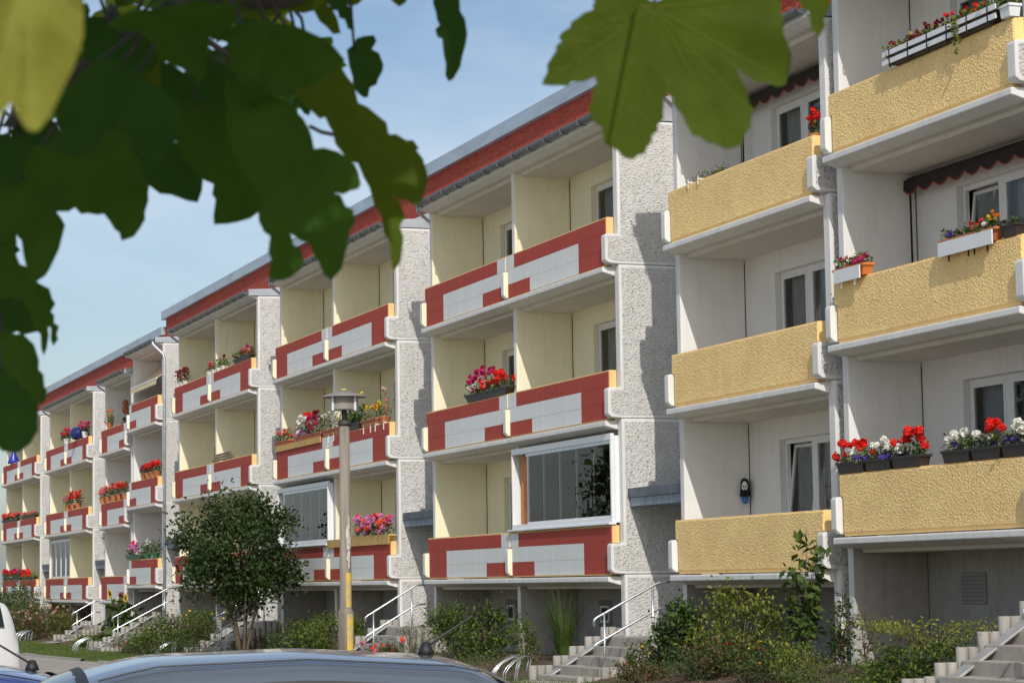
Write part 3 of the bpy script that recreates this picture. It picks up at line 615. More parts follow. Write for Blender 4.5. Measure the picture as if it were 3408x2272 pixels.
# ------------------------------------------------------------------ plants
def leafm(n, c, tr=.25, v=.35): return mat(n, c, .55, var=v, vscale=11, transl=tr, spec=.35)
G_DARK = leafm('dark_leaf', (.032, .062, .018)); G_MID = leafm('mid_leaf', (.080, .130, .026)); G_LITE = leafm('light_leaf', (.155, .195, .032)); G_YEL = leafm('yellow_green_leaf', (.25, .27, .035)); G_GREY = leafm('grey_green_leaf', (.13, .16, .10)); G_OLIVE = leafm('olive_leaf', (.10, .105, .035)); G_RUST = leafm('rusty_leaf', (.13, .06, .03))
BARK = mat('bark', (.13, .10, .07), .95, var=.3, vscale=9, bump=.6, bscale=30, bdist=.01, stretch=(1, 1, .3)); STEMG = mat('green_stem', (.10, .14, .04), .8)
def leaves_np(C, size, up=.35, asp=.5, fold=.22):
    """a folded diamond leaf at each point of C"""
    n = len(C); size = np.broadcast_to(size, n)[:, None]
    d = rng.normal(size=(n, 3)); d[:, 2] -= up*.6; d /= np.linalg.norm(d, axis=1)[:, None]
    nn = rng.normal(size=(n, 3)); nn[:, 2] += up*3; s = np.cross(d, nn); s /= np.linalg.norm(s, axis=1)[:, None]+1e-9; q = np.cross(s, d)
    a = C; b = C+d*size*.5+s*size*asp*.5+q*size*fold*.5; c = C+d*size; e = C+d*size*.5-s*size*asp*.5+q*size*fold*.5; m = C+d*size*.5
    V = np.stack([a, b, c, e, m], 1).reshape(-1, 3); i = np.arange(n)[:, None]*5
    F = np.concatenate([i+[0, 1, 4], i+[1, 2, 4], i+[2, 3, 4], i+[3, 0, 4]], 1).reshape(-1, 3)
    return V, F
def cloud(name, C, size, mats, parent, up=.35, asp=.5, weights=None, kind=None):
    V, F = leaves_np(np.asarray(C), size, up, asp)
    w = np.array(weights if weights else [1]*len(mats), float); w /= w.sum()
    mi = np.repeat(rng.choice(len(mats), len(C), p=w), 4)
    o = link(name, np_mesh(name, V, F, mats, mi), parent); return tag(o, kind=kind)
def clumps(n, nc, rad, c=(0, 0, 0), spread=.28, lo=-.6):
    """points gathered in clumps inside an uneven ellipsoid"""
    rad = np.array(rad); K = rng.normal(size=(nc*3, 3)); K /= np.linalg.norm(K, axis=1)[:, None]; K *= rng.uniform(.35, 1.0, (nc*3, 1))**.6; K = K[K[:, 2] > lo][:nc]
    k = rng.integers(0, len(K), n); P = K[k]+rng.normal(size=(n, 3))*spread*rng.uniform(.5, 1.2, len(K))[k][:, None]
    return P*rad+np.array(c)
def shrub(name, x, y, h, w, label, mats, n=900, nc=26, size=.07, weights=None, cat='shrub', group=None, blooms=None, stems=7, up=.35, asp=.5, z=None):
    z = ground_z(x, y) if z is None else z
    t = tag(empty(name, (x, y, z)), label, cat, group)
    n = int(n*1.9); cloud('foliage', clumps(n, int(nc*1.3), (w/2, w/2, h/2), (0, 0, h*.5), spread=.22, lo=-.95), size*1.12*rng.uniform(.6, 1.25, n), mats, t, up, asp, weights)
    mb = MB()
    for i in range(stems):
        a = random.uniform(0, 6.28); r = random.uniform(.2, .8)*w*.4; mb.tube([(0, 0, -.1), (r*.4*math.cos(a), r*.4*math.sin(a), h*.4), (r*math.cos(a), r*math.sin(a), h*.85)], [.012, .009, .004], 5)
    mb.build('stems', [BARK], t)
    if blooms:
        for col, k, r in blooms:
            for i in range(k):
                a = random.uniform(0, 6.28); q = math.sqrt(random.random())*w*.46; me = BLOOM[i % len(BLOOM)]
                o = bloom(col, (q*math.cos(a), q*math.sin(a), h*random.uniform(.5, 1.02)), r*random.uniform(.7, 1.2), t)
    return t
# blossom heads: a knobbly little ball of petals, shared mesh, colour on the object
BLOOM = []
for i in range(4):
    rr = random.Random(i); V = []; F = []
    for k in range(17):
        f = k/17; zz = 1-1.45*f; q = math.sqrt(max(0, 1-zz*zz)); a = k*2.39996+i; d = Vector((q*math.cos(a), q*math.sin(a), zz*.85+.05)); nn = (d+Vector((rr.uniform(-.35, .35), rr.uniform(-.35, .35), rr.uniform(-.1, .5)))).normalized()
        u_ = nn.orthogonal().normalized(); w_ = nn.cross(u_); c = d*rr.uniform(.62, .95); o0 = len(V); V.append(tuple(c-nn*.10)); ph = rr.uniform(0, 6)
        for j in range(5): b_ = ph+j*1.2566; r_ = rr.uniform(.34, .5); V.append(tuple(c+(u_*math.cos(b_)+w_*math.sin(b_))*r_+nn*rr.uniform(-.05, .1)))
        F += [(o0, o0+1+j, o0+1+(j+1) % 5) for j in range(5)]
    me = bpy.data.meshes.new('blossom'); me.from_pydata(V, [], F); me.materials.append(None); me.update(); BLOOM.append(me)
def flm(n, c): return mat('petal_'+n, c, .6, var=.18, vscale=40, transl=.12, spec=.3)
FL = {'red': flm('red', (.72, .016, .010)), 'white': flm('white', (.80, .78, .74)), 'pink': flm('pink', (.70, .16, .22)), 'magenta': flm('magenta', (.55, .02, .14)), 'purple': flm('purple', (.40, .10, .36)), 'blue': flm('blue', (.10, .06, .32)),
      'yellow': flm('yellow', (.80, .55, .02)), 'salmon': flm('salmon', (.76, .20, .13)), 'dark_red': flm('dark_red', (.22, .02, .03)), 'lilac_pink': flm('lilac_pink', (.62, .22, .46)), 'orange': flm('orange', (.78, .20, .02)), 'coral': flm('coral', (.85, .10, .06)), 'pale': flm('pale_pink', (.62, .42, .38))}
def bloom(col, loc, r, parent, name='blossom'):
    o = bpy.data.objects.new(name, BLOOM[random.randrange(4)]); COL.objects.link(o); o.parent = parent; o.location = loc; o.scale = (r, r, r); o.rotation_euler = (random.uniform(0, 6), random.uniform(-.4, .4), random.uniform(0, 6))
    o.material_slots[0].link = 'OBJECT'; o.material_slots[0].material = FL[col]; return o
BROWNB = mat('brown_plastic_box', (.035, .024, .018), .5, var=.2, vscale=8); TERRA = mat('terracotta', (.48, .17, .075), .85, var=.18, vscale=8); WHITEB = mat('white_plastic_pot', (.76, .77, .78), .45, var=.04); GREENB = mat('green_plastic_pot', (.03, .13, .05), .5); OCHREB = mat('ochre_box_board', (.58, .38, .13), .85, var=.12); BLUEB = mat('blue_glaze', (.02, .025, .16), .25); ORNGB = mat('orange_plastic_box', (.62, .20, .05), .6)
def trough(mb, w, dpt, h, mi=0):
    a, b = w/2, dpt/2; s = .86
    mb.add([(-a*s-.0, -b*s, 0), (a*s, -b*s, 0), (a*s, b*s, 0), (-a*s, b*s, 0), (-a, -b, h), (a, -b, h), (a, b, h), (-a, b, h)], [(0, 3, 2, 1), (0, 1, 5, 4), (1, 2, 6, 5), (2, 3, 7, 6), (3, 0, 4, 7)], mi)
    mb.box(-a-.012, a+.012, -b-.012, -b+.004, h-.03, h+.004, mi).box(-a-.012, a+.012, b-.004, b+.012, h-.03, h+.004, mi).box(-a-.012, -a+.004, -b+.004, b-.004, h-.03, h+.004, mi).box(a-.004, a+.012, -b+.004, b-.004, h-.03, h+.004, mi)
    mb.add([(-a*.97, -b*.9, h*.85), (a*.97, -b*.9, h*.85), (a*.97, b*.9, h*.85), (-a*.97, b*.9, h*.85)], [(0, 1, 2, 3)], 1)
def flower_box(sec, k, x0, x1, label, box, blooms, green=None, d=-.10, drop=.0, h=.16, fh=.20, pots=0, r=.052, nleaf=None, asp=.75, sz=.055, name='flower_box', cat='flower box', droop=0., z=None):
    """box or row of pots on the parapet; blooms: (colour, count[, xa, xb, za, zb]) in box fractions"""
    if x0 < -66: fh, h, r = fh*.62, h*.75, r*.78
    zt = (zf(sec, k)+.965 if z is None else z)-drop; w = x1-x0; xm = (x0+x1)/2
    t = tag(empty(name, (xm, W0+d, zt+.002)), label, cat, 'flowers on the balconies')
    green = green or [G_MID, G_DARK, G_LITE]
    if box is not None:
        if pots:
            for i in range(pots):
                px = -w/2+w*(i+.5)/pots; rr = min(.13, w/pots*.45)
                MB().lathe([(0, 0), (rr*.72, 0), (rr, h*.82), (rr*1.08, h*.82), (rr*1.08, h), (rr*.95, h), (rr*.92, h*.85), (0, h*.85)], (px, 0, 0), 14).build('pot', [box], t, smooth=False)
        else:
            mb = MB(); trough(mb, w, .17, h); mb.build('trough', [box, SOIL], t)
    n = nleaf or int(170*w+60)
    P = np.stack([rng.uniform(-w/2, w/2, n), rng.normal(0, .055, n), h*.9+fh*rng.beta(1.4, 2.2, n)-droop*rng.random(n)*.4], 1)
    cloud('foliage', P, sz*rng.uniform(.6, 1.3, n), green, t, .3, asp)
    for b in blooms:
        col, cnt = b[0], b[1]; xa, xb, za, zb = (b[2:] if len(b) > 2 else (0, 1, .45, 1.05))
        for i in range(cnt):
            bloom(col, (-w/2+w*random.uniform(xa, xb), random.uniform(-.10, .07), h*.9+fh*random.uniform(za, zb)), r*random.uniform(.75, 1.2), t)
    return t
# nearest yellow column
t = flower_box(1, 1, -30.85, -30.02, 'brown box with bright red geraniums, left end of the lowest yellow balcony', BROWNB, [('red', 9, 0, 1, .9, 1.3), ('red', 2, 0, .1, .35, .6), ('white', 3, .55, .8, .5, .8), ('blue', 2, .6, .8, .1, .3)], r=.068, fh=.24)
flower_box(1, 1, -30.0, -29.24, 'brown box with white geraniums and blue lobelia between two red ones, lowest yellow balcony', BROWNB, [('white', 9, .1, .9, .6, 1.2), ('blue', 9, .0, 1, .1, .42), ('red', 1, 0, .1, .4, .6)], r=.052, fh=.24)
flower_box(1, 1, -29.22, -28.4, 'brown box with tall red geraniums, third from the left on the lowest yellow balcony', BROWNB, [('red', 8, .2, .95, .9, 1.45), ('red', 2, 0, .15, .6, 1.2), ('red', 1, .9, 1, .5, .7), ('blue', 2, .1, .4, .05, .3), ('white', 1, .25, .3, .5, .6)], r=.070, fh=.25)
flower_box(1, 1, -27.84, -27.12, 'brown box of white geraniums right of the gap, lowest yellow balcony', BROWNB, [('white', 9, 0, .8, .6, 1.25), ('blue', 2, .3, .9, .1, .4)], r=.052, fh=.25)
flower_box(1, 1, -27.1, -26.36, 'brown box with white and red geraniums over blue lobelia, lowest yellow balcony', BROWNB, [('white', 5, 0, .4, .6, 1.0), ('red', 7, .3, 1, .9, 1.4), ('blue', 7, .2, 1, .1, .4)], r=.060, fh=.25)
flower_box(1, 1, -26.34, -25.75, 'brown box with white geraniums at the right edge, lowest yellow balcony', BROWNB, [('white', 8, .2, 1, .7, 1.3), ('blue', 6, .0, 1, .1, .5)], r=.055, fh=.25)
t = flower_box(1, 2, -30.66, -29.72, 'white box spilling pink petunias at the left of the middle yellow balcony', ORNGB, [('magenta', 17, .25, 1, .2, 1.0), ('white', 4, 0, .3, .3, .7)], [G_LITE, G_MID], r=.036, fh=.20, d=-.16)
MB().box(-.38, .40, -.125, -.105, -.05, .14).build('front_board', [WHITEB], t); [MB().box(xx, xx+.02, -.108, -.09, -.13, .02).build('hook', [WHITEB], t) for xx in (-.2, .2)]
t = flower_box(1, 2, -27.6, -26.2, 'white-fronted box of mixed violas, right of the middle yellow balcony', TERRA, [('red', 6, .45, .72, .5, 1.1), ('orange', 4, .82, 1, .6, 1.2), ('yellow', 3, .65, .85, .5, .9), ('white', 2, .7, .85, .4, .7), ('blue', 5, .05, .35, .2, .6)], r=.036, fh=.19, d=-.16)
MB().box(-.68, .68, -.125, -.105, -.06, .13).build('front_board', [WHITEB], t); [MB().box(xx, xx+.018, -.108, -.09, -.14, .02).build('hook', [BLACK], t) for xx in (-.45, .05, .2, .52)]
flower_box(1, 2, -26.15, -25.8, 'dark brown box at the right edge of the middle yellow balcony', BROWNB, [('blue', 3)], r=.03, fh=.1)
t = flower_box(1, 3, -28.95, -25.95, 'long white slatted planter with dark red begonias on the topmost yellow balcony', BROWNB, [('dark_red', 40, 0, .68, .2, 1.0), ('red', 5, .55, 1, .5, 1.1), ('orange', 5, .75, 1, .6, 1.2), ('yellow', 4, .85, 1, .8, 1.3)], [G_MID, G_LITE, G_DARK, G_YEL], r=.034, fh=.20, d=-.16, h=.2)
for zz in (.03, .15): MB().box(-1.5, 1.5, -.115, -.095, zz, zz+.07).build('slat', [WHITEB], t)
for xx in np.arange(-1.3, 1.4, .52): MB().box(xx, xx+.02, -.122, -.09, -.02, .23).build('slat_holder', [BLACK], t)
P = np.stack([rng.uniform(.45, .62, 40), rng.uniform(-.15, -.12, 40), rng.uniform(-.2, .25, 40)], 1); cloud('trailing_stem', P, .07, [G_LITE], t, .5, .8)
flower_box(1, 3, -25.9, -25.66, 'short white planter end at the upper right edge', WHITEB, [('yellow', 2)], r=.04, fh=.2, d=-.16)
# yellow column of the middle section
flower_box(2, 3, -36.2, -34.7, 'clipped-on box of low green herbs, top yellow balcony under the leaf', BROWNB, [], [G_MID, G_LITE], fh=.16, drop=.13, d=.03, nleaf=180, asp=.25, sz=.09)
flower_box(2, 3, -31.75, -31.40, 'single red geranium pot at the right end of the top yellow balcony', TERRA, [('red', 9, .1, 1, .5, 1.25)], r=.055, fh=.3, drop=.1, d=.04, pots=1)
for i, xx in enumerate((-35.85, -35.45)):
    tag(part(MB().box(xx, xx+.03, W0-.19, W0+.02, zf(2, 3)+.966, zf(2, 3)+.99).box(xx, xx+.03, W0-.20, W0-.188, zf(2, 3)+.88, zf(2, 3)+1.03).build('parapet_clip', [WHITEB]), empty('parapet_clip_holder', (xx, W0-.1, zf(2, 3)+.966))).parent, ('left', 'right')[i]+' white clip gripping the top edge of the yellow parapet', 'clip', 'white clips on parapet')
# red and grey stacks
flower_box(2, 2, -47.66, -44.95, 'brown box with white and red geraniums and purple petunias, middle balcony nearest the yellow column', BROWNB, [('white', 18, 0, .45, .35, .95), ('red', 20, .35, 1, .3, .9), ('pink', 7, .1, .5, .3, .7), ('magenta', 22, 0, .62, .8, 1.5), ('red', 6, .7, .85, .8, 1.1)], r=.062, fh=.34)
flower_box(2, 2, XD+.0, XD+1.55, 'small terracotta box of pink geraniums at the left end of the flower-lined balcony', TERRA, [('salmon', 14, 0, 1, .3, 1.0), ('pink', 4)], r=.055, fh=.32, z=zf(2, 2)+.965)
flower_box(2, 2, XD+2.2, XD+5.0, 'lush box of white and magenta blooms left of the lamp head', TERRA, [('white', 22, 0, .45, .2, 1.1), ('magenta', 14, .35, .75, .3, 1.0), ('red', 4, .4, .6, .9, 1.3), ('purple', 8, .15, .5, 0, .5), ('dark_red', 6, .7, .95, .7, 1.3)], [G_MID, G_GREY, G_DARK], r=.065, fh=.5)
flower_box(2, 2, XD+5.0, XD+6.9, 'silvery foliage plants in a terracotta box just left of the lamp pole', TERRA, [('white', 5), ('yellow', 2, .6, 1, .4, .8)], [G_GREY, mat('silver_leaf', (.45, .47, .44), .7), G_LITE], r=.035, fh=.45, asp=.3, sz=.09)
flower_box(2, 2, XD+6.95, XD+8.5, 'dark green bushy pot plant right behind the lamp pole', BROWNB, [], [G_DARK, G_MID], fh=.5, nleaf=260, sz=.10)
flower_box(2, 2, XD+8.6, XD+9.9, 'terracotta box of yellow flowers, left of the two at the balcony end', TERRA, [('yellow', 8, .1, 1, .45, .8), ('salmon', 3, .6, 1, .5, .9), ('yellow', 1, 0, .1, 1.4, 1.7)], r=.045, fh=.45, asp=.4)
flower_box(2, 2, XD+9.95, XD+10.85, 'terracotta pot with pale pink spikes at the right end of the flower-lined balcony', TERRA, [('pale', 6, .2, .5, 1.0, 1.7), ('yellow', 3, 0, .3, .5, .8), ('salmon', 3, .3, 1, .2, 1.0)], r=.05, fh=.5, pots=1, asp=.4)
for i, xx in enumerate((XD+5.6, XD+6.1, XD+8.8, XD+9.4, XD+9.8, XD+10.5)):
    o = part(MB().box(xx, xx+.035, W0-.186, W0-.172, zf(2, 2)+.80, zf(2, 2)+1.0).box(xx, xx+.035, W0-.186, W0-.02, zf(2, 2)+.967, zf(2, 2)+.985).build('hook', [WHITEB]), empty('box_hanger', (xx, W0-.1, zf(2, 2)+.966)))
    tag(o.parent, ('leftmost', 'second', 'third', 'fourth', 'fifth', 'rightmost')[i]+' white flower box hanger along the flower-lined red parapet by the lamp', 'hanger', 'white box hangers on the flower-lined balcony')
flower_box(2, 1, XD+7.9, XD+10.95, 'ochre box full of pink and coral geraniums right of the lamp pole', OCHREB, [('lilac_pink', 38, 0, 1, .2, 1.05), ('coral', 24, .05, 1, .35, 1.1), ('magenta', 6)], [G_DARK, G_MID], r=.072, fh=.48, d=-.12)
o = tag(part(MB().box(XD+5.55, XD+10.95, W0-.215, W0-.195, zf(2, 1)+.90, zf(2, 1)+1.10).build('board', [OCHREB]), tag(empty('shelf_board', (XD+8, W0-.2, zf(2, 1)+.9)), 'ochre board along the parapet top under the pink geraniums', 'board')))
o = part(MB().box(XD+.14, XD+4.9, W0-.205, W0-.18, zf(2, 2)+.84, zf(2, 2)+.995).build('board', [OCHREB]), tag(empty('shelf_board', (XD+2.5, W0-.2, zf(2, 2)+.84)), 'ochre fringe board below the magenta flowers on the flower-lined balcony', 'board'))
XE = XC-2*P0
flower_box(2, 3, XE+.05, XE+1.75, 'white pots with a round dark red chrysanthemum at the left end of the top balcony', WHITEB, [('dark_red', 40, .05, .95, .3, 1.0), ('pale', 10, .1, .9, .3, 1.0)], [G_OLIVE, G_MID, G_RUST], r=.06, fh=.75, pots=3, d=-.05)
flower_box(2, 3, XE+4.5, XE+7.2, 'white pots with red geraniums above the parapet joint, top balcony', WHITEB, [('red', 6, 0, .3, .3, .9), ('pink', 6, .15, .5, .2, .9), ('dark_red', 5, .5, 1, .7, 1.0)], [G_MID, G_LITE], r=.06, fh=.55, pots=4, d=0)
flower_box(2, 3, XE+8.7, XE+10.9, 'dark trough with pink blooms at the right end of the top balcony', BROWNB, [('magenta', 7, .4, .8, .7, 1.2), ('dark_red', 12, 0, 1, .1, .6), ('salmon', 5, .7, 1, .2, .6)], [G_MID, G_OLIVE], r=.06, fh=.45)
# shelf with a pot and a little fence on the middle balcony of that stack
t = tag(empty('plant_stand', (XE+5.1, W0+.35, zf(2, 2)+.05)), 'black frame plant stand with a red flower, middle balcony left of the bush', 'plant stand')
for a, b in ((-.3, -.2), (.3, -.2), (.3, .2), (-.3, .2)): MB().box(a-.02, a+.02, b-.02, b+.02, 0, 1.45).build('leg', [BLACK], t)
MB().box(-.33, .33, -.22, .22, 1.45, 1.48).build('shelf', [BLACK], t); MB().lathe([(0, 1.48), (.1, 1.48), (.14, 1.75), (0, 1.75)], seg=12).build('pot', [BROWNB], t)
for i in range(9): bloom('red', (random.uniform(-.16, .16), random.uniform(-.12, .12), random.uniform(1.85, 2.02)), .08, t)
t = tag(empty('wooden_trellis', (XE+6.9, W0-.1, zf(2, 2)+.967)), 'low weathered wooden slats lying on the parapet, middle balcony above the bush', 'trellis'); WOOD = mat('weathered_wood', (.24, .17, .11), .9, var=.3, vscale=9)
for i in range(3): MB().box(-1.3, 1.5-.4*i, -.02+.05*i, .02+.05*i, .03+.09*i, .09+.09*i).build('slat', [WOOD], t)
for xx in (-1.1, .2, 1.0): MB().box(xx, xx+.05, -.04, .14, 0, .03).build('foot', [WOOD], t)
# stepped far columns
F1 = XF+5.74; F2 = XF
flower_box(2, 2, F1+2.2, F1+5.4, 'terracotta pots of red geraniums with a magenta one, right stepped column', TERRA, [('red', 30, .35, 1, .45, 1.0), ('magenta', 9, 0, .35, .4, .8)], [G_DARK, G_MID], r=.085, fh=.6, pots=4, h=.26)
flower_box(2, 1, F1-.4, F1+2.4, 'green pot spilling lilac and pink petunias, lowest of the right stepped column', GREENB, [('lilac_pink', 28, 0, .9, .2, 1.1), ('red', 4, .2, .5, .9, 1.2), ('white', 10, .5, 1, 0, .8)], [G_MID, G_DARK], r=.085, fh=.65, h=.22)
flower_box(2, 1, F1+2.4, F1+5.5, 'green pots with dark leafy plants and few white flowers, lowest right stepped column', GREENB, [('white', 7, 0, .5, .6, 1.1)], [G_DARK, G_MID], r=.06, fh=.8, pots=2, h=.25)
t = tag(empty('plant_shelf', (F1+4.4, W0+.5, zf(2, 2)+.05)), 'brown wooden shelf with small figures behind the red geraniums', 'shelf')
for a in (-.9, .9): MB().box(a-.03, a+.03, -.15, .15, 0, 2.0).build('side_panel', [WOOD], t)
for zz in (.6, 1.3, 1.95): MB().box(-.87, .87, -.15, .15, zz, zz+.04).build('shelf_board', [WOOD], t)
for xx in (-.5, .4): MB().lathe([(0, 1.99), (.13, 1.99), (.17, 2.12), (.10, 2.24), (.13, 2.32), (.07, 2.44), (0, 2.46)], (xx, 0, 0), 12).build('figure', [mat('clay_figure', (.30, .15, .08), .9, var=.4, vscale=9)], t, smooth=True)
flower_box(3, 3, F2+.8, F2+2.4, 'terracotta pot with orange blooms, top of the left stepped column', TERRA, [('orange', 6, .3, .7, .5, 1.3)], [G_MID, G_LITE, G_OLIVE], r=.07, fh=.8, pots=1, h=.3)
flower_box(3, 3, F2+2.6, F2+5.0, 'tall leafy potted plant, top of the left stepped column', BROWNB, [], [G_DARK, G_MID], fh=1.25, nleaf=420, sz=.12, d=.25, drop=.5)
flower_box(3, 2, F2-.5, F2+1.9, 'terracotta pots of pale pink geraniums, left stepped column', TERRA, [('salmon', 10, 0, 1, .5, .95), ('pink', 12, 0, 1, .4, .9)], [G_DARK, G_MID], r=.085, fh=.7, pots=2, h=.3)
flower_box(3, 2, F2+1.9, F2+5.3, 'terracotta pots of red geraniums, left stepped column', TERRA, [('red', 16, 0, 1, .4, 1.0), ('salmon', 9, .2, .6, .4, 1.0)], [G_DARK, G_MID], r=.09, fh=.75, pots=3, h=.3)
MB_ = tag(empty('wall_plaque', (F2+WT+.02, W0+.75, zf(3, 3)+1.9)), 'small terracotta wall figure on the white side wall, left stepped column', 'wall ornament')
MB().lathe([(0, -.28), (.10, -.22), (.14, -.08), (.08, .04), (.12, .14), (.07, .26), (0, .3)], (.06, 0, 0), 10).build('figure', [TERRA], MB_, smooth=True)
# far stacks
flower_box(3, 3, XG+4.1, XG+6.4, 'white pot of red geraniums above the joint, far top balcony', WHITEB, [('red', 9, .1, .9, .5, 1.0), ('magenta', 8, .1, .9, .5, 1.0)], [G_DARK], r=.088, fh=.7, pots=1, h=.3)
t = tag(empty('glazed_pot', (XG+8.2, W0-.05, zf(3, 3)+.967)), 'round dark blue pot between two geraniums, far top balcony', 'pot'); MB().lathe([(0, 0), (.28, .02), (.42, .22), (.40, .38), (.26, .5), (.22, .5), (0, .42)], seg=16).build('body', [BLUEB], t, smooth=True)
flower_box(3, 3, XG+8.9, XG+10.7, 'white pot of magenta geraniums at the right end, far top balcony', WHITEB, [('magenta', 16, 0, 1, .5, 1.1), ('pink', 5)], [G_DARK], r=.088, fh=.7, pots=1, h=.32)
flower_box(3, 2, XG+5.0, XG+8.9, 'terracotta pots of red and pink geraniums, far middle balcony', TERRA, [('red', 18, .3, 1, .5, 1.1), ('pink', 8, 0, .35, .4, .8)], [G_DARK, G_MID], r=.088, fh=.75, pots=3, h=.3)
XH = XG-P0
t = tag(empty('glazed_vase', (XH+3.1, W0-.08, zf(3, 3)+.967)), 'tall blue vase on the leftmost top parapet', 'vase'); MB().lathe([(0, 0), (.30, 0), (.24, .2), (.10, .5), (.08, 1.1), (.11, 1.25), (0, 1.2)], seg=16).build('body', [mat('blue_ceramic', (.03, .05, .42), .3)], t, smooth=True)
flower_box(3, 2, XH-.3, XH+5.2, 'long row of red and pink geraniums on the leftmost middle balcony', BROWNB, [('coral', 30), ('pink', 18), ('magenta', 10)], [G_DARK, G_MID], r=.088, fh=.5)
flower_box(3, 2, XH+6.4, XH+10.8, 'pale pink flower row on the right half of the leftmost middle balcony', BROWNB, [('pink', 12), ('salmon', 10)], [G_MID], r=.08, fh=.25)
flower_box(3, 1, XH+.0, XH+6.5, 'long row of red and magenta geraniums on the leftmost lowest balcony', BROWNB, [('red', 26), ('magenta', 22), ('lilac_pink', 8, 0, .3, .3, .9)], [G_DARK, G_MID], r=.10, fh=.6)
flower_box(3, 1, XH+6.6, XH+10.6, 'red geraniums beside yellow-green foliage on the leftmost lowest balcony', BROWNB, [('red', 20, 0, .6, .2, 1.2)], [G_YEL, G_LITE], r=.10, fh=.5, droop=.6)
# masked wind sock on the lowest yellow balcony
t = tag(empty('wall_ornament', (-36.64, W0+1.10, zf(2, 1)+1.24)), 'black hooded wall ornament with pale face and blue bag, lowest yellow balcony', 'ornament')
MB().lathe([(0, .62), (.07, .60), (.11, .52), (.115, .36), (.14, .18), (0, .17)], seg=14).build('hood', [mat('black_cloth', (.012, .012, .013), .9)], t, smooth=True)
MB().lathe([(0, .0), (.06, .01), (.085, .07), (.085, .2), (0, .2)], seg=12).build('bag', [mat('blue_cloth', (.06, .17, .45), .8)], t, smooth=True)
fc = MB(); ring = [(.075*math.cos(a)*(1 if math.sin(a) > 0 else 1-.55*abs(math.sin(a))), .15*math.sin(a)+(.0)) for a in np.linspace(0, 2*math.pi, 16, endpoint=False)]
fdir = Vector((.88, -.48, 0)); fs = Vector((.48, .88, 0)); c0 = fdir*.105+Vector((0, 0, .39))
fc.add([tuple(c0+fs*a+Vector((0, 0, b))) for a, b in ring]+[tuple(c0+fdir*.025)], [(i, (i+1) % 16, 16) for i in range(16)]); fc.build('face', [mat('pale_mask', (.72, .74, .76), .6)], t, smooth=True)
for a, b, r1, r2 in ((-.03, .02, .018, .022), (.03, .02, .018, .022), (0, -.055, .012, .02)):
    e = MB(); cc = c0+fdir*.032+fs*a+Vector((0, 0, b)); e.add([tuple(cc+fs*(r1*math.cos(q))+Vector((0, 0, r2*math.sin(q)))) for q in np.linspace(0, 6.28, 10, endpoint=False)]+[tuple(cc+fdir*.004)], [(i, (i+1) % 10, 10) for i in range(10)]); e.build('dark_patch', [BLACK], t)
t.scale = (.68, .68, .70)
# small wire stand between the brown boxes
t = tag(empty('clothes_stand', (-28.1, W0+.35, zf(1, 1)+.05)), 'thin metal frame standing in the gap between brown flower boxes', 'clothes rack')
MB().tube([(-.45, 0, 0), (-.45, 0, 1.28), (.12, 0, 1.28), (.12, 0, 0)], .010, 6).build('frame', [DARKM], t); MB().tube([(-.45, .4, 0), (-.45, .4, 1.28), (.12, .4, 1.28), (.12, .4, 0)], .010, 6).build('frame', [DARKM], t); MB().tube([(-.45, 0, 1.28), (-.45, .4, 1.28)], .01, 6).build('crossbar', [DARKM], t)

# ------------------------------------------------------------------ garden
def lilac(x, y):
    z = ground_z(x, y); t = tag(empty('lilac_tree', (x, y, z)), 'multi-stemmed leafy lilac tree in front of the red balconies, left of the lamp', 'tree')
    mb = MB(); tips = []
    for i in range(7):
        a = i*.9+random.uniform(-.3, .3); r = random.uniform(.5, 1.3)
        pts = [(.05*math.cos(a), .05*math.sin(a), -.1), (.15*math.cos(a), .15*math.sin(a), .5), (r*.45*math.cos(a), r*.45*math.sin(a), 1.3), (r*.8*math.cos(a), r*.8*math.sin(a), 2.2), (r*math.cos(a), r*math.sin(a), 3.2)]
        mb.tube(pts, [.05, .042, .034, .022, .008], 7); tips += pts[2:]
        for j in range(4):
            b = a+random.uniform(-1.2, 1.2); p = Vector(pts[2+j % 3]); q = p+Vector((.6*math.cos(b), .6*math.sin(b), random.uniform(.2, .7))); mb.tube([p, (p+q)/2+Vector((0, 0, .06)), q], [.016, .011, .004], 5); tips.append(tuple(q))
    mb.build('trunk', [BARK], t, smooth=True)
    n = 13000; C = clumps(n, 110, (1.62, 1.62, 1.45), (-.05, -.05, 2.82), .15, lo=-.85)
    cloud('crown', C, .125*rng.uniform(.6, 1.3, n), [G_DARK, leafm('lilac_leaf', (.050, .085, .020)), G_OLIVE], t, .35, .62, [5.5, 4.5, .3])
    return t
lilac(-60.3, 14.35)
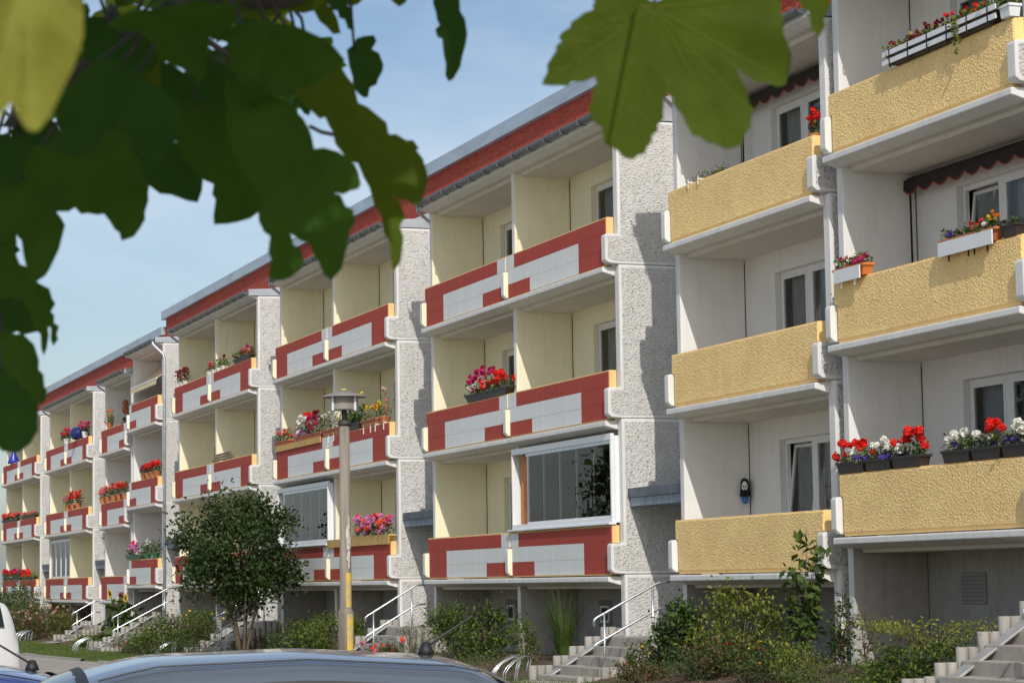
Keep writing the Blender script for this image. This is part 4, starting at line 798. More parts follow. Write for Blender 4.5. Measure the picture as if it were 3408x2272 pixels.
def sunflower(x, y, h, label, face):
    z = ground_z(x, y); t = tag(empty('sunflower', (x, y, z)), label, 'sunflower', 'sunflowers by the far steps')
    MB().tube([(0, 0, -.05), (.02, .02, h*.5), (.0, 0, h)], [.02, .018, .014], 6).build('stem', [STEMG], t)
    n = 26; C = np.stack([rng.normal(0, .12, n), rng.normal(0, .12, n), rng.uniform(.15, .95, n)*h], 1); cloud('leaves', C, .30*rng.uniform(.6, 1.2, n), [G_MID, G_DARK], t, .5, .8)
    if face:
        f = Vector(face).normalized(); hd = MB(); s_ = f.cross(Vector((0, 0, 1))).normalized(); u_ = s_.cross(f); c = Vector((0, 0, h+.02))+f*.05
        for i in range(22):
            a = 2*math.pi*i/22; dd = s_*math.cos(a)+u_*math.sin(a); pp = dd.cross(f); hd.add([tuple(c+dd*.07-pp*.022), tuple(c+dd*.13-pp*.024+f*.02), tuple(c+dd*.18), tuple(c+dd*.13+pp*.024+f*.02), tuple(c+dd*.07+pp*.022)], [(0, 1, 2, 3, 4)])
        hd.build('petals', [FL['yellow']], t); ct = MB(); ct.add([tuple(c+s_*(.085*math.cos(a))+u_*(.085*math.sin(a))+f*.012) for a in np.linspace(0, 6.283, 16, endpoint=False)]+[tuple(c+f*.035)], [(i, (i+1) % 16, 16) for i in range(16)]); ct.build('seed_head', [mat('seed_head', (.10, .05, .02), .95, var=.4, vscale=60)], t)
    return t
SF = (.35, -.9, -.2)
sunflower(-83.2, 15.1, 1.75, 'tallest sunflower with its yellow head open, left of the long handrail', SF)
for i, (dx, dy, h_, f_) in enumerate(((-.55, .3, 1.2, None), (.5, .35, 1.5, (.3, -.9, .1)), (-.2, -.3, .9, None), (.35, -.1, 1.15, None), (.9, .2, 1.65, None), (1.3, .45, 1.3, None), (1.0, -.2, .8, None))):
    sunflower(-82.9+dx*1.0, 15.15+dy, h_, (('shorter leafy', 'half-turned flowering', 'shortest front', 'middle leafy', 'tall flowerless', 'rightmost leafy', 'lowest right-hand')[i]+' sunflower stalk in the clump by the long handrail'), f_)
shrub('shrub', -56.9, 15.4, .95, 1.7, 'rounded green shrub left of the lamp foot', [G_MID, G_LITE, G_DARK], 1500, 30, .07)
shrub('shrub', -58.0, 15.1, .7, 1.5, 'low green shrub beside the lilac stems', [G_MID, G_DARK], 1100, 26, .06)
shrub('shrub', -55.5, 15.5, 1.0, 1.5, 'bushy green shrub just left of the lamp pole', [G_MID, G_LITE], 1300, 26, .07)
shrub('flowering_shrub', -61.3, 14.9, .55, 1.3, 'dark red-leaved low shrub under the lilac', [G_RUST, G_MID, G_DARK], 700, 18, .06, blooms=[('magenta', 5, .035)])
shrub('shrub', -45.3, 15.7, 1.15, 1.0, 'upright leafy shrub under the glazed balcony, right of a pair', [G_MID, G_DARK, G_LITE], 1300, 26, .075)
shrub('shrub', -47.0, 15.7, 1.15, 1.1, 'upright leafy shrub under the open lowest balcony, left of a pair', [G_MID, G_DARK, G_LITE], 1300, 26, .075)
shrub('shrub', -48.3, 15.2, .9, .9, 'wispy shrub hanging over the steps right of the lamp', [G_LITE, G_GREY, G_MID], 600, 18, .05, asp=.3)
t = shrub('rose_bush', -48.9, 14.6, .55, .8, 'small rose bush with pink blooms above the car roof', [G_MID, G_DARK], 330, 12, .06, cat='rose', blooms=[('pink', 4, .055), ('coral', 5, .05), ('magenta', 2, .05)])
shrub('rose_bush', -48.2, 14.65, .62, .8, 'rose bush with one deep pink bloom behind the aerial', [G_MID, G_OLIVE], 330, 12, .06, cat='rose', blooms=[('magenta', 2, .07), ('coral', 3, .055)])
shrub('ground_cover', -42.4, 14.95, .4, 1.8, 'silvery low ground cover by the bicycle rack', [G_GREY, G_LITE], 900, 24, .05, cat='plant', asp=.25)
shrub('shrub', -42.85, 15.7, .85, .55, 'narrow green shrub at the foot of the partition wall', [G_MID, G_LITE], 600, 16, .055)
def grass_clump(x, y, h, n, label, m=None, spread=.35):
    z = ground_z(x, y); t = tag(empty('ornamental_grass', (x, y, z)), label, 'grass clump'); V = []; F = []
    for i in range(n):
        a = random.uniform(0, 6.28); r = random.uniform(.3, 1)*spread; hh = h*random.uniform(.5, 1.0); w = .007
        b = Vector((.08*math.cos(a), .08*math.sin(a), 0)); s_ = Vector((-math.sin(a), math.cos(a), 0))*w; o0 = len(V)
        for f in (0, .4, .75, 1): p = b+Vector((r*f**1.8*math.cos(a), r*f**1.8*math.sin(a), hh*(f-.12*f*f))); q = 1-f*.85; V += [tuple(p-s_*q), tuple(p+s_*q)]
        F += [(o0+2*k, o0+2*k+1, o0+2*k+3, o0+2*k+2) for k in range(3)]
    link('blades', np_mesh('blades', V, F, m or G_GREY), t); return t
grass_clump(-41.8, 16.1, 1.6, 260, 'tall feathery grass clump under the glazed balcony', G_MID, .75)
shrub('shrub', -36.2, 15.95, 1.0, .75, 'dense round-leaved shrub at the right side of the handrail steps', [G_DARK, G_MID], 1300, 26, .085, asp=.7)
shrub('shrub', -36.2, 15.3, .5, .45, 'small upright shrub with yellow flowers by the handrail foot', [G_OLIVE, G_MID], 350, 12, .055, blooms=[('yellow', 4, .022)])
shrub('shrub', -33.35, 15.75, 1.25, 1.5, 'yellow-green layered shrub under the lowest yellow balcony', [G_LITE, G_YEL, G_MID], 1300, 34, .075, weights=[4, 3, 2], up=.8)
shrub('flowering_shrub', -33.0, 15.3, .62, 1.0, 'rusty shrub with a few dark red blooms below the layered shrub', [G_OLIVE, G_RUST, G_MID], 700, 20, .06, blooms=[('dark_red', 5, .030)])
shrub('flowering_shrub', -31.1, 15.05, .58, 1.25, 'low shrub sprinkled with yellow and red flowers', [G_MID, G_OLIVE, G_DARK], 1100, 26, .05, blooms=[('yellow', 14, .017), ('red', 5, .017)])
shrub('ground_cover', -33.6, 15.1, .48, 1.0, 'grey-green lavender mound beside the steps', [G_GREY, G_MID], 900, 20, .065, cat='plant', asp=.18)
shrub('shrub', -29.95, 15.05, .55, .8, 'bright green spurge bush below the young sapling', [G_LITE, G_YEL, G_MID], 900, 22, .05, weights=[3, 2, 2])
shrub('ground_cover', -28.3, 14.75, .36, 1.5, 'soft grey-green bedding plants at the lower right', [G_GREY, G_MID, G_LITE], 1000, 24, .06, cat='plant', asp=.22)
shrub('flowering_shrub', -34.9, 14.75, .36, .9, 'low rusty edging plants at the foot of the steps', [G_OLIVE, G_RUST, G_MID], 600, 16, .05, blooms=[('orange', 3, .016)])
# young sapling with big leaves
def sapling(x, y, h, label, mats, n_st=3, leaf=.17, per=20, name='sapling', tilt=.12, twig=None):
    z = ground_z(x, y); t = tag(empty(name, (x, y, z)), label, 'sapling' if name == 'sapling' else 'shrub'); mb = MB(); C = []
    for s_ in range(n_st):
        a = random.uniform(0, 6.28); hh = h*(1 if s_ == 0 else random.uniform(.45, .8)); r = hh*tilt*(.4 if s_ == 0 else 1.6)
        P = [Vector((r*f*f*math.cos(a)+.02*math.sin(9*f), r*f*f*math.sin(a), hh*f)) for f in np.linspace(0, 1, 9)]; mb.tube(P, [.012-.009*i/8 for i in range(9)], 6)
        for k in range(per):
            f = random.uniform(.3, 1)*8; i = min(7, int(f)); p = P[i].lerp(P[i+1], f-i); b = random.uniform(0, 6.28); q = p+Vector((math.cos(b), math.sin(b), random.uniform(-.2, .3)))*random.uniform(.05, .16)
            mb.tube([p, q], [.004, .002], 4); C += [tuple(q)]*2
    mb.build('stem', [BARK], t)
    n = len(C); cloud('leaves', np.array(C)+rng.normal(size=(n, 3))*.02, leaf*rng.uniform(.5, 1.15, n), mats, t, .45, .5); return t
sapling(-30.5, 15.45, 2.12, 'young sapling with large drooping leaves in front of the yellow parapets', [G_DARK, G_MID, G_MID], 5, .21, 34, tilt=.1)
sapling(-29.75, 15.6, 1.2, 'butterfly bush with small leaves and faded brown flower spikes', [G_DARK, G_MID], 6, .085, 46, 'butterfly_bush', .22)
sapling(-28.85, 15.5, .95, 'thin-stemmed weed plant in front of the pale wall edge', [G_MID, G_OLIVE], 3, .075, 24, 'garden_weed', .2)
# arching green-yellow shrub beside the big steps
t = shrub('shrub', -26.5, 15.2, .55, 1.6, 'arching yellow-green shrub beside the large steps at the right', [G_MID, G_LITE, G_DARK], 1300, 30, .06, weights=[4, 3, 2])
C = []
mb = MB()
for i in range(22):
    a = random.uniform(-.5, 6.0); L_ = random.uniform(.8, 1.55); P = [Vector((L_*f*math.cos(a), L_*f*math.sin(a)*.75, .35+.85*f-.45*f*f)) for f in np.linspace(0, 1, 8)]; mb.tube(P, [.008-.0008*k for k in range(8)], 4)
    for p in P[1:]:
        for _ in range(9): C.append(tuple(p+Vector((random.gauss(0, .05), random.gauss(0, .05), random.gauss(0, .04)))))
mb.build('arching_stems', [BARK], t); cloud('shoot_leaves', np.array(C), .055*rng.uniform(.6, 1.2, len(C)), [G_LITE, G_YEL], t, .3, .45)
shrub('shrub', -26.8, 14.85, .42, 1.2, 'low green cushion shrub before the arching one', [G_LITE, G_MID], 900, 22, .055)
# far left garden
shrub('rose_bush', -98.0, 15.2, 1.25, 3.6, 'large rose bed with pale pink blooms behind the far lawn', [G_OLIVE, G_MID, G_RUST], 2600, 46, .09, cat='rose', blooms=[('pale', 34, .065), ('pink', 8, .06)])
shrub('rose_bush', -102.8, 15.0, 1.1, 2.6, 'rose bush with deeper pink blooms beside the white van', [G_OLIVE, G_MID], 1500, 30, .09, cat='rose', blooms=[('pink', 10, .06), ('pale', 8, .06)])
shrub('shrub', -109.5, 15.4, 2.2, 3.4, 'tall dark shrub above the white van at the left edge', [G_DARK, G_MID], 2600, 50, .11)
shrub('shrub', -103.5, 15.6, 1.8, 2.2, 'pale leafy shrub under the far balconies', [G_GREY, G_LITE, G_MID], 1200, 28, .10)
shrub('shrub', -95.4, 15.3, .9, 1.4, 'small round shrub left of the far short steps', [G_OLIVE, G_LITE], 900, 22, .08)
shrub('shrub', -72.5, 14.8, 1.0, 1.9, 'feathery green shrub right of the long handrail steps', [G_LITE, G_MID], 1500, 30, .08)
shrub('shrub', -70.8, 15.1, 1.3, 2.0, 'broad green shrub under the far red balcony', [G_MID, G_LITE, G_DARK], 1900, 36, .08)
shrub('flowering_shrub', -69.0, 15.3, 1.15, 1.7, 'shrub with orange-yellow flowers left of the lilac', [G_MID, G_OLIVE], 1300, 26, .07, blooms=[('yellow', 9, .04), ('purple', 4, .035)])
shrub('ground_cover', -73.0, 14.3, .55, 2.2, 'grey-green bedding with red dots beside the far lawn', [G_GREY, G_MID], 1200, 26, .07, cat='plant', asp=.25, blooms=[('red', 7, .03)])
shrub('ground_cover', -66.0, 14.35, .6, 2.6, 'low dense bedding plants left of the lilac stems', [G_MID, G_GREY, G_DARK], 1400, 28, .07, cat='plant', asp=.3, blooms=[('red', 3, .03)])
shrub('ground_cover', -74.9, 14.1, .42, 1.1, 'small bedding patch with red flowers at the lawn corner', [G_OLIVE, G_MID], 600, 16, .06, cat='plant', blooms=[('red', 5, .03)])
shrub('shrub', -84.2, 14.6, .5, 1.5, 'low yellow-flowered shrub left of the sunflowers', [G_MID, G_LITE], 900, 22, .08, blooms=[('yellow', 7, .03)])
# scattered low planting and lawn grass
def blades(name, x0, x1, y0, y1, n, h, mats, label, cat):
    X = rng.uniform(x0, x1, n); Y = rng.uniform(y0, y1, n); Zg = np.array([ground_z(a, b) for a, b in zip(X, Y)]); a = rng.uniform(0, 6.28, n); hh = h*rng.uniform(.4, 1.1, n); lean = rng.uniform(0, .6, n)*hh; w = .012
    B = np.stack([X, Y, Zg], 1); s_ = np.stack([-np.sin(a), np.cos(a), 0*a], 1)*w; T = B+np.stack([lean*np.cos(a), lean*np.sin(a), hh], 1)
    V = np.stack([B-s_, B+s_, T], 1).reshape(-1, 3); F = np.arange(3*n).reshape(-1, 3)
    return tag(link(name, np_mesh(name, V, F, mats, rng.integers(0, len(mats), n))), label, cat, kind='stuff')
GR1 = leafm('grass_blade', (.085, .145, .028)); GR2 = leafm('grass_blade_pale', (.15, .17, .05))
blades('lawn_grass', -110, -60, 11.4, 14.25, 60000, .07, [GR1, GR1, GR2], 'short green lawn grass beside the far paths', 'grass')
blades('lawn_grass', -50, -26, 13.3, 14.6, 26000, .06, [GR1, GR1, GR2], 'short green lawn grass along the near flower bed', 'grass')
n = 5200; X = rng.uniform(-75, -25, n); Y = rng.uniform(14.4, 16.6, n); keep = np.array([min(abs(x-g) for g in GAPS) > 1.5 for x in X]); X, Y = X[keep], Y[keep]
C = np.stack([X, Y, np.array([ground_z(a, b) for a, b in zip(X, Y)])+rng.uniform(0, .10, len(X))], 1); cloud('ground_litter', C, .06*rng.uniform(.5, 1.3, len(C)), [G_MID, G_OLIVE, G_RUST, mat('bark_chip', (.22, .12, .07), .95, var=.4, vscale=20)], None, .6, .4, kind='stuff')
bpy.data.objects['ground_litter']['label'] = 'bark chips and small weeds covering the flower bed soil'; bpy.data.objects['ground_litter']['category'] = 'ground cover'
# ------------------------------------------------------------------ cars
def car_paint(n, c, metal=.35, rough=.28): return mat(n, c, rough, metal=metal, coat=1.0, var=.03, vscale=30)
CGLASS = mat('car_glass', (.018, .026, .030), .06, spec=.8); RUBBER = mat('black_trim', (.015, .015, .016), .55); TYRE = mat('tyre_rubber', (.02, .02, .02), .9); ALU = mat('alloy_rim', (.45, .46, .47), .3, metal=.8); LAMPR = mat('red_tail_lamp', (.4, .01, .01), .2); LAMPW = mat('headlamp', (.7, .72, .75), .1)
def car(name, x, y, rz, paint, label, cat, Lc=4.1, Wc=1.72, Hc=1.46, van=False, aerial=None, wiper=True):
    """car pointing along local +x; lofted body, separate glass, doors, wheels"""
    z = ground_z(x, y) - .012; t = tag(empty(name, (x, y, z), rz), label, cat, 'cars parked by the kerb')
    hb = .92; hl = Lc/2; w = Wc/2
    xs = np.linspace(-hl, hl, 41)
    if not van:
        bonnet_top = lambda s: np.interp(s, [-hl, -hl*.96, -hl*.86, hl*.25, hl*.45, hl*.86, hl*.97, hl], [.62, .86, .96, .96, .95, .78, .66, .5])
        roofz = lambda s: np.interp(s, [-hl*.93, -hl*.80, -hl*.64, -hl*.30, hl*.02, hl*.14, hl*.22, hl*.50], [.94, 1.22, Hc-.05, Hc-.004, Hc-.02, Hc-.075, Hc-.13, .93])
        g0, g1 = -hl*.93, hl*.50
    else:
        bonnet_top = lambda s: np.interp(s, [-hl, -hl*.97, hl*.55, hl*.75, hl*.97, hl], [.75, 1.05, 1.08, 1.0, .85, .6])
        roofz = lambda s: np.interp(s, [-hl*.985, -hl*.96, -hl*.88, -hl*.4, hl*.3, hl*.42, hl*.68], [1.05, 1.5, Hc-.06, Hc, Hc-.04, Hc-.14, 1.05])
        g0, g1 = -hl*.985, hl*.68
    def ring(s):          # half outline from sill to centre line
        bt = float(bonnet_top(s)); e = float(np.interp(abs(s)/hl, [0, .7, .92, 1], [1, .985, .90, .74])); cab = g0 < s < g1; r = float(roofz(s)) if cab else bt
        p = [(w*.90*e, .20), (w*.97*e, .32), (w*1.0*e, .55), (w*.985*e, min(bt-.05, .80)), (w*.94*e, bt-.012)]
        if cab and r > bt+.01:
            f = min(1, (r-bt)/.30); a = w*.94*e; b = w*(.94-.23*min(1, (r-bt)/.5))*e
            p += [(a-.02, bt+.004), (a+(b-a)*.5+.012*f, bt+(r-bt)*.5), (b+.012, r-.055*f-.004), (b-.055*f, r-.012*f), (b*.62, r+.016*f), (b*.3, r+.028*f), (0, r+.032*f)]
        else: p += [(w*.90*e, bt), (w*.80*e, bt+.008), (w*.66*e, bt+.014), (w*.55*e, bt+.018), (w*.4*e, bt+.022), (w*.2*e, bt+.026), (0, bt+.028)]
        return p
    V = []; F = []; n = 12
    for s in xs:
        h = ring(s); V += [(s, a, b) for a, b in h]+[(s, -a, b) for a, b in h[-2::-1]]
    m = 2*n-1
    for i in range(len(xs)-1):
        for j in range(m-1): a = i*m+j; F.append((a, a+m, a+m+1, a+1))
    F += [tuple(range(m)), tuple(range((len(xs)-1)*m, len(xs)*m))[::-1]]
    me = bpy.data.meshes.new('body'); me.from_pydata(V, [], F); me.materials.append(paint); me.polygons.foreach_set('use_smooth', [True]*len(F)); me.update()
    body = link('body', me, t); sm = body.modifiers.new('smooth', 'SUBSURF'); sm.levels = 1; sm.render_levels = 2
    def side_pt(s, f, sg, off=.008):          # point on the flank of the cabin, f 0 belt .. 1 roof edge
        h = ring(s); a = Vector((s, h[5][0], h[5][1])); b = Vector((s, h[6][0], h[6][1])); c = Vector((s, h[7][0], h[7][1]))
        p = a.lerp(b, f*2) if f < .5 else b.lerp(c, f*2-1); return (p.x, (p.y+off)*sg, p.z)
    def flank(s0, s1, f0, f1, nm, mm, off, par, k=10):
        for sg in (1, -1):
            q = MB(); vs = []
            for i in range(k+1):
                s = s0+(s1-s0)*i/k
                for f in np.linspace(f0, f1, 5): vs.append(side_pt(s, f, sg, off))
            q.add(vs, [(5*i+j, 5*i+5+j, 5*i+6+j, 5*i+1+j) for i in range(k) for j in range(4)]); q.build(nm, [mm], par, smooth=True)
    if not van:
        flank(-hl*.70, hl*.26, .06, .93, 'window_surround', RUBBER, .010, t, 16)
        for nm, s0, s1 in (('rear_quarter_glass', -hl*.68, -hl*.50), ('rear_side_glass', -hl*.47, -hl*.16), ('front_side_glass', -hl*.10, hl*.22)): flank(s0, s1, .12, .80, nm, CGLASS, .016, t)
    else:
        flank(hl*.05, hl*.5, .1, .85, 'side_glass', CGLASS, .012, t); flank(-hl*.9, -hl*.05, .1, .85, 'rear_side_glass', CGLASS, .012, t)
    def slope(sa, sb, nm, k=8, wd=.9, mm=CGLASS):
        q = MB(); vs = []
        for i in range(k+1):
            s = sa+(sb-sa)*i/k; h = ring(s); hw = h[8][0]*wd
            for j in range(7):
                yy = -hw+2*hw*j/6; zz = float(np.interp(abs(yy), [h[11][0], h[10][0], h[9][0], h[8][0]], [h[11][1], h[10][1], h[9][1], h[8][1]])); vs.append((s+(.006 if sa > 0 else -.006), yy, zz+.010))
        q.add(vs, [(7*i+j, 7*i+7+j, 7*i+8+j, 7*i+1+j) for i in range(k) for j in range(6)]); return q.build(nm, [mm], t, smooth=True)
    if not van:
        slope(hl*.165, hl*.475, 'windscreen', wd=.97); slope(-hl*.915, -hl*.70, 'rear_window', wd=.92)
        slope(hl*.145, hl*.168, 'windscreen_seal', 2, 1.02, RUBBER)
    else: slope(hl*.40, hl*.66, 'windscreen', wd=.97); slope(-hl*.978, -hl*.90, 'rear_window', wd=.8)
    for sg in (1, -1):          # roof gutter mouldings, sills, mirrors, handles, lamps
        MB().tube([(s, sg*(ring(s)[8][0]-.012), ring(s)[8][1]+.008) for s in np.linspace(-hl*.66, hl*.13, 14)], .0035, 6).build('roof_moulding', [RUBBER], t)
        MB().box(hl*.24, hl*.31, sg*w*.93-.09 if sg < 0 else w*.93-.01, sg*w*.93+.01 if sg < 0 else w*.93+.13, .95, 1.08).build('mirror', [paint], t, bevel=.03)
        MB().box(-hl*.08, -hl*.02, min(sg*w*.99, sg*(w+.03)), max(sg*w*.99, sg*(w+.03)), .78, .81).build('door_handle', [paint], t, bevel=.008)
        MB().box(hl*.84, hl*.93, min(sg*w*.55, sg*w*.86), max(sg*w*.55, sg*w*.86), .60, .74).build('headlight', [LAMPW], t, bevel=.03)
        MB().box(-hl*.975, -hl*.93, min(sg*w*.62, sg*w*.88), max(sg*w*.62, sg*w*.88), (.32 if van else .55), (.5 if van else .80)).build('tail_light', [LAMPR], t, bevel=.03)
        for s in (-hl*.60, hl*.62):
            wh = empty('wheel', (s, sg*(w-.09), .31)); wh.parent = t; wh.rotation_euler.x = R(90)
            MB().lathe([(.2, -.10), (.285, -.10), (.31, -.07), (.31, .07), (.285, .10), (.2, .10)], seg=24).build('tyre', [TYRE], wh, smooth=True); MB().lathe([(0, -.07*1), (.06, -.075), (.2, -.085), (.205, .085), (.06, .075), (0, .07)], seg=24).build('rim', [ALU], wh)
    MB().box(-hl*1.0, -hl*.96, -w*.85, w*.85, .3, .5).build('rear_bumper', [RUBBER], t, bevel=.02); MB().box(hl*.955, hl*.995, -w*.72, w*.72, .26, .42).build('front_grille', [RUBBER], t, bevel=.02)
    if aerial:
        s, dx = aerial; zz = ring(s)[11][1]
        MB().lathe([(0, .055), (.018, .05), (.032, .02), (.038, 0), (0, -.01)], (s, 0, zz), 12).build('aerial_base', [RUBBER], t, smooth=True); MB().tube([(s, 0, zz+.03), (s+dx, 0, zz+.03+abs(dx)*.62)], [.0075, .004] if abs(dx) < .4 else [.006, .0035], 8).build('aerial', [RUBBER], t)
    return t
car('parked_car', -10.1, 2.0, R(264), car_paint('blue_grey_metallic', (.19, .215, .245), .6, .25), 'blue-grey car whose reflecting roof fills the bottom foreground', 'car', 4.0, 1.70, 1.435, aerial=(-4.0/2*.60, -.21))
car('parked_car', -12.6, 1.66, R(86), car_paint('dark_blue_metallic', (.07, .10, .33), .45, .25), 'dark blue car partly hidden behind the blue-grey one at lower left', 'car', 4.2, 1.72, 1.335, aerial=(4.2/2*.10, -.5))
car('parked_van', -34.1, 3.12, R(205), car_paint('white_car_paint', (.74, .75, .76), .0, .3), 'white van cut off at the left edge behind the blue car', 'van', 4.4, 1.80, 1.60, van=True)

# ------------------------------------------------------------------ the sycamore branches over the camera
def maple_mat(n, c, tr=.35, c2=None):
    m = mat(n, c, .6, var=.22, vscale=26, transl=tr, spec=.12); t_ = m.node_tree; l = t_.links.new; b = t_.nodes['Principled BSDF']
    at_ = t_.nodes.new('ShaderNodeAttribute'); at_.attribute_name = 'vein'; src = b.inputs['Base Color'].links[0].from_socket
    x = t_.nodes.new('ShaderNodeMix'); x.data_type = 'RGBA'; x.inputs['B'].default_value = (c[0]*1.25, c[1]*1.15, c[2]*1.4, 1); l(at_.outputs['Fac'], x.inputs['Factor']); l(src, x.inputs['A']); l(x.outputs['Result'], b.inputs['Base Color'])
    bp = t_.nodes.new('ShaderNodeBump'); bp.inputs['Strength'].default_value = .35; bp.inputs['Distance'].default_value = .003; l(at_.outputs['Fac'], bp.inputs['Height']); l(bp.outputs['Normal'], b.inputs['Normal']); return m
ML = [maple_mat('sycamore_leaf_green', (.042, .096, .011), .42), maple_mat('sycamore_leaf_deep', (.028, .076, .013), .42), maple_mat('sycamore_leaf_olive', (.074, .112, .009), .45), maple_mat('sycamore_leaf_yellowing', (.23, .235, .045), .40)]
tree = tag(empty('sycamore_tree', (3.5, -5.5, ground_z(3.5, -5.5))), 'overhanging sycamore tree whose blurred lobed leaves frame the top of the picture', 'tree'); TL = Vector(tree.location)
SPX = 3408
def ray_dir(u, v): return CF+CR*((u-1704)/7877.75)-CU*((v-1136)/7877.75)
def serrate(P, amp, seed):
    rr = random.Random(seed); out = []; n = len(P)
    for i in range(n):
        a = Vector(P[i]); b = Vector(P[(i+1) % n]); L_ = (b-a).length; k = max(1, int(L_/(amp*4.2))); nrm = Vector((b.y-a.y, a.x-b.x)).normalized()
        for j in range(k):
            out.append(a.lerp(b, j/k)); 
            if k > 1 or L_ > amp*2: out.append(a.lerp(b, (j+.62)/k)+nrm*amp*rr.uniform(.1, .75))
    return out
def leaf_mesh(P, base, tips, bulge, droop, m, seed, amp):
    """blade from an outline in metres (x right, y up): puckered between the veins, teeth along the rim"""
    area = sum(P[i][0]*P[(i+1) % len(P)][1]-P[(i+1) % len(P)][0]*P[i][1] for i in range(len(P)))
    if area < 0: P = P[::-1]
    S = serrate(P, amp, seed); xs = [p.x for p in S]; ys = [p.y for p in S]; x0, x1, y0, y1 = min(xs), max(xs), min(ys), max(ys); st = max(x1-x0, y1-y0)/20
    pts = list(S); 
    nx, ny = int((x1-x0)/st)+1, int((y1-y0)/st)+1
    poly = [(p.x, p.y) for p in S]
    def inside(x, y):
        c = False; j = len(poly)-1
        for i in range(len(poly)):
            if (poly[i][1] > y) != (poly[j][1] > y) and x < (poly[j][0]-poly[i][0])*(y-poly[i][1])/(poly[j][1]-poly[i][1]+1e-12)+poly[i][0]: c = not c
            j = i
        return c
    size = max(x1-x0, y1-y0); b = Vector(base); SEG = []
    for q in tips:
        q = Vector(q); d = q-b; SEG.append((b, b+d*.97, 1.))
        for f in (.3, .48, .66, .82):
            for sg in (1, -1):
                a_ = b+d*f; e_ = d.copy(); e_.rotate(Matrix.Rotation(sg*.75, 2)); SEG.append((a_, a_+e_*(.34*(1-f)+.06), .6))
    near = []; hw = size*.011
    for a_, e_, wt in SEG:
        d = e_-a_; nr = Vector((-d.y, d.x)).normalized()*hw*(1 if wt == 1 else .7); m_ = max(3, int(d.length/(size*.03)))
        for i in range(1, m_):
            p = a_+d*(i/m_)
            for off in (nr, -nr, Vector((0, 0))):
                if inside((p+off*1.6).x, (p+off*1.6).y): near.append((p+off).freeze()) if False else near.append(p+off)
    def vdist(p):
        best = 0.
        for a_, e_, wt in SEG:
            d = e_-a_; f = max(0, min(1, (p-a_).dot(d)/max(1e-12, d.length_squared))); g = (p-(a_+d*f)).length; best = max(best, wt*(1-g/(hw*(1 if wt == 1 else .7)))*(1-.5*f))
        return max(0., best)
    for i in range(nx):
        for j in range(ny):
            q = Vector((x0+(i+.5+.2*random.random())*st, y0+(j+.5)*st))
            if inside(q.x, q.y) and vdist(q) < .01: pts.append(q)
    pts += near
    n = len(S); v2, _, f2, *_ = delaunay_2d_cdt([Vector(p) for p in pts], [(i, (i+1) % n) for i in range(n)], [list(range(n))], 1, 1e-6)
    T = [Vector(q) for q in tips]
    def vd(p):
        best = 9
        for q in T:
            d = q-b; f = max(0, min(1, (p-b).dot(d)/max(1e-9, d.length_squared))); best = min(best, (p-(b+d*f)).length)
        return best
    V = []; A = []
    for p in v2: d = vd(p); V.append((p.x, p.y, bulge*(math.sqrt((d/size)**2+.0016)-.04)*size+droop*((p-b).length/size)**2*size)); A.append(vdist(Vector(p))*.85)
    me = bpy.data.meshes.new('leaf'); me.from_pydata(V, [], [tuple(f) for f in f2]); me.materials.append(m); me.polygons.foreach_set('use_smooth', [True]*len(me.polygons))
    at_ = me.attributes.new('vein', 'FLOAT', 'POINT'); at_.data.foreach_set('value', A); me.update(); return me
def placed_leaf(P, base, tips, dist, m, seed, tilt=(0, 0), bulge=.25, droop=.15, amp=18):
    """P in photo pixels of the leaf's own outline; the blade hangs at its own distance, tilted about its base"""
    k = dist/7877.75; bx, by = base
    loc = [((x-bx)*k, -(y-by)*k) for x, y in P]; tp = [((x-bx)*k, -(y-by)*k) for x, y in tips]
    me = leaf_mesh([Vector(p) for p in loc], (0, 0), tp, bulge, droop, m, seed, amp*k)
    o = bpy.data.objects.new('leaf', me); COL.objects.link(o)
    c = ray_dir(bx, by)*dist
    Rm = Matrix((CR, CU, -CF)).transposed() @ Matrix.Rotation(tilt[0], 3, 'X') @ Matrix.Rotation(tilt[1], 3, 'Y')
    o.parent = tree; o.matrix_parent_inverse = Matrix.Translation(-TL); o.matrix_basis = Matrix.Translation(c) @ Rm.to_4x4(); return o, c
def Nn(P): return [(1700+x/2.138, y/2.138) for x, y in P]
def Ll(P): return [(x/1.568, y/1.568) for x, y in P]
def Mm(P): return [(x/1.844, 700+y/1.844) for x, y in P]
attach = []
def PL(conv, P, base, tips, dist, mi, **k):
    b = conv([base])[0]; o, c = placed_leaf(conv(P), b, conv(tips), dist, ML[mi], len(attach)+3, **k); attach.append(c); return o
# large leaf at the upper right
PL(Nn, [(560, -30), (600, 15), (580, 40), (590, 70), (480, 130), (420, 200), (340, 275), (362, 300), (320, 370), (300, 400), (260, 520), (220, 610), (350, 615), (430, 590), (560, 570), (645, 515), (610, 600), (580, 700), (570, 850), (640, 900), (650, 970), (700, 1050), (760, 1080), (820, 1135), (900, 1110), (960, 1060), (1000, 970), (1040, 900), (1080, 800), (1085, 700), (1108, 622), (1150, 700), (1180, 780), (1220, 830), (1260, 920), (1330, 975), (1440, 1030), (1580, 1060), (1650, 980), (1700, 850), (1690, 740), (1650, 600), (1540, 435), (1600, 480), (1700, 560), (1800, 590), (1950, 610), (1985, 400), (1930, 260), (1915, 100), (1870, -20), (1700, -120), (1300, -60), (1020, 20), (800, -80)],
   (1020, 60), [(220, 610), (820, 1135), (1560, 1050), (1950, 600), (1870, -20), (600, 0), (420, 250), (1690, 800)], 2.0, 2, bulge=.22, droop=.10)
PL(Nn, [(700, -60), (722, 10), (760, 80), (802, 137), (870, 90), (905, 0), (890, -60)], (800, -50), [(802, 137)], 1.8, 2)
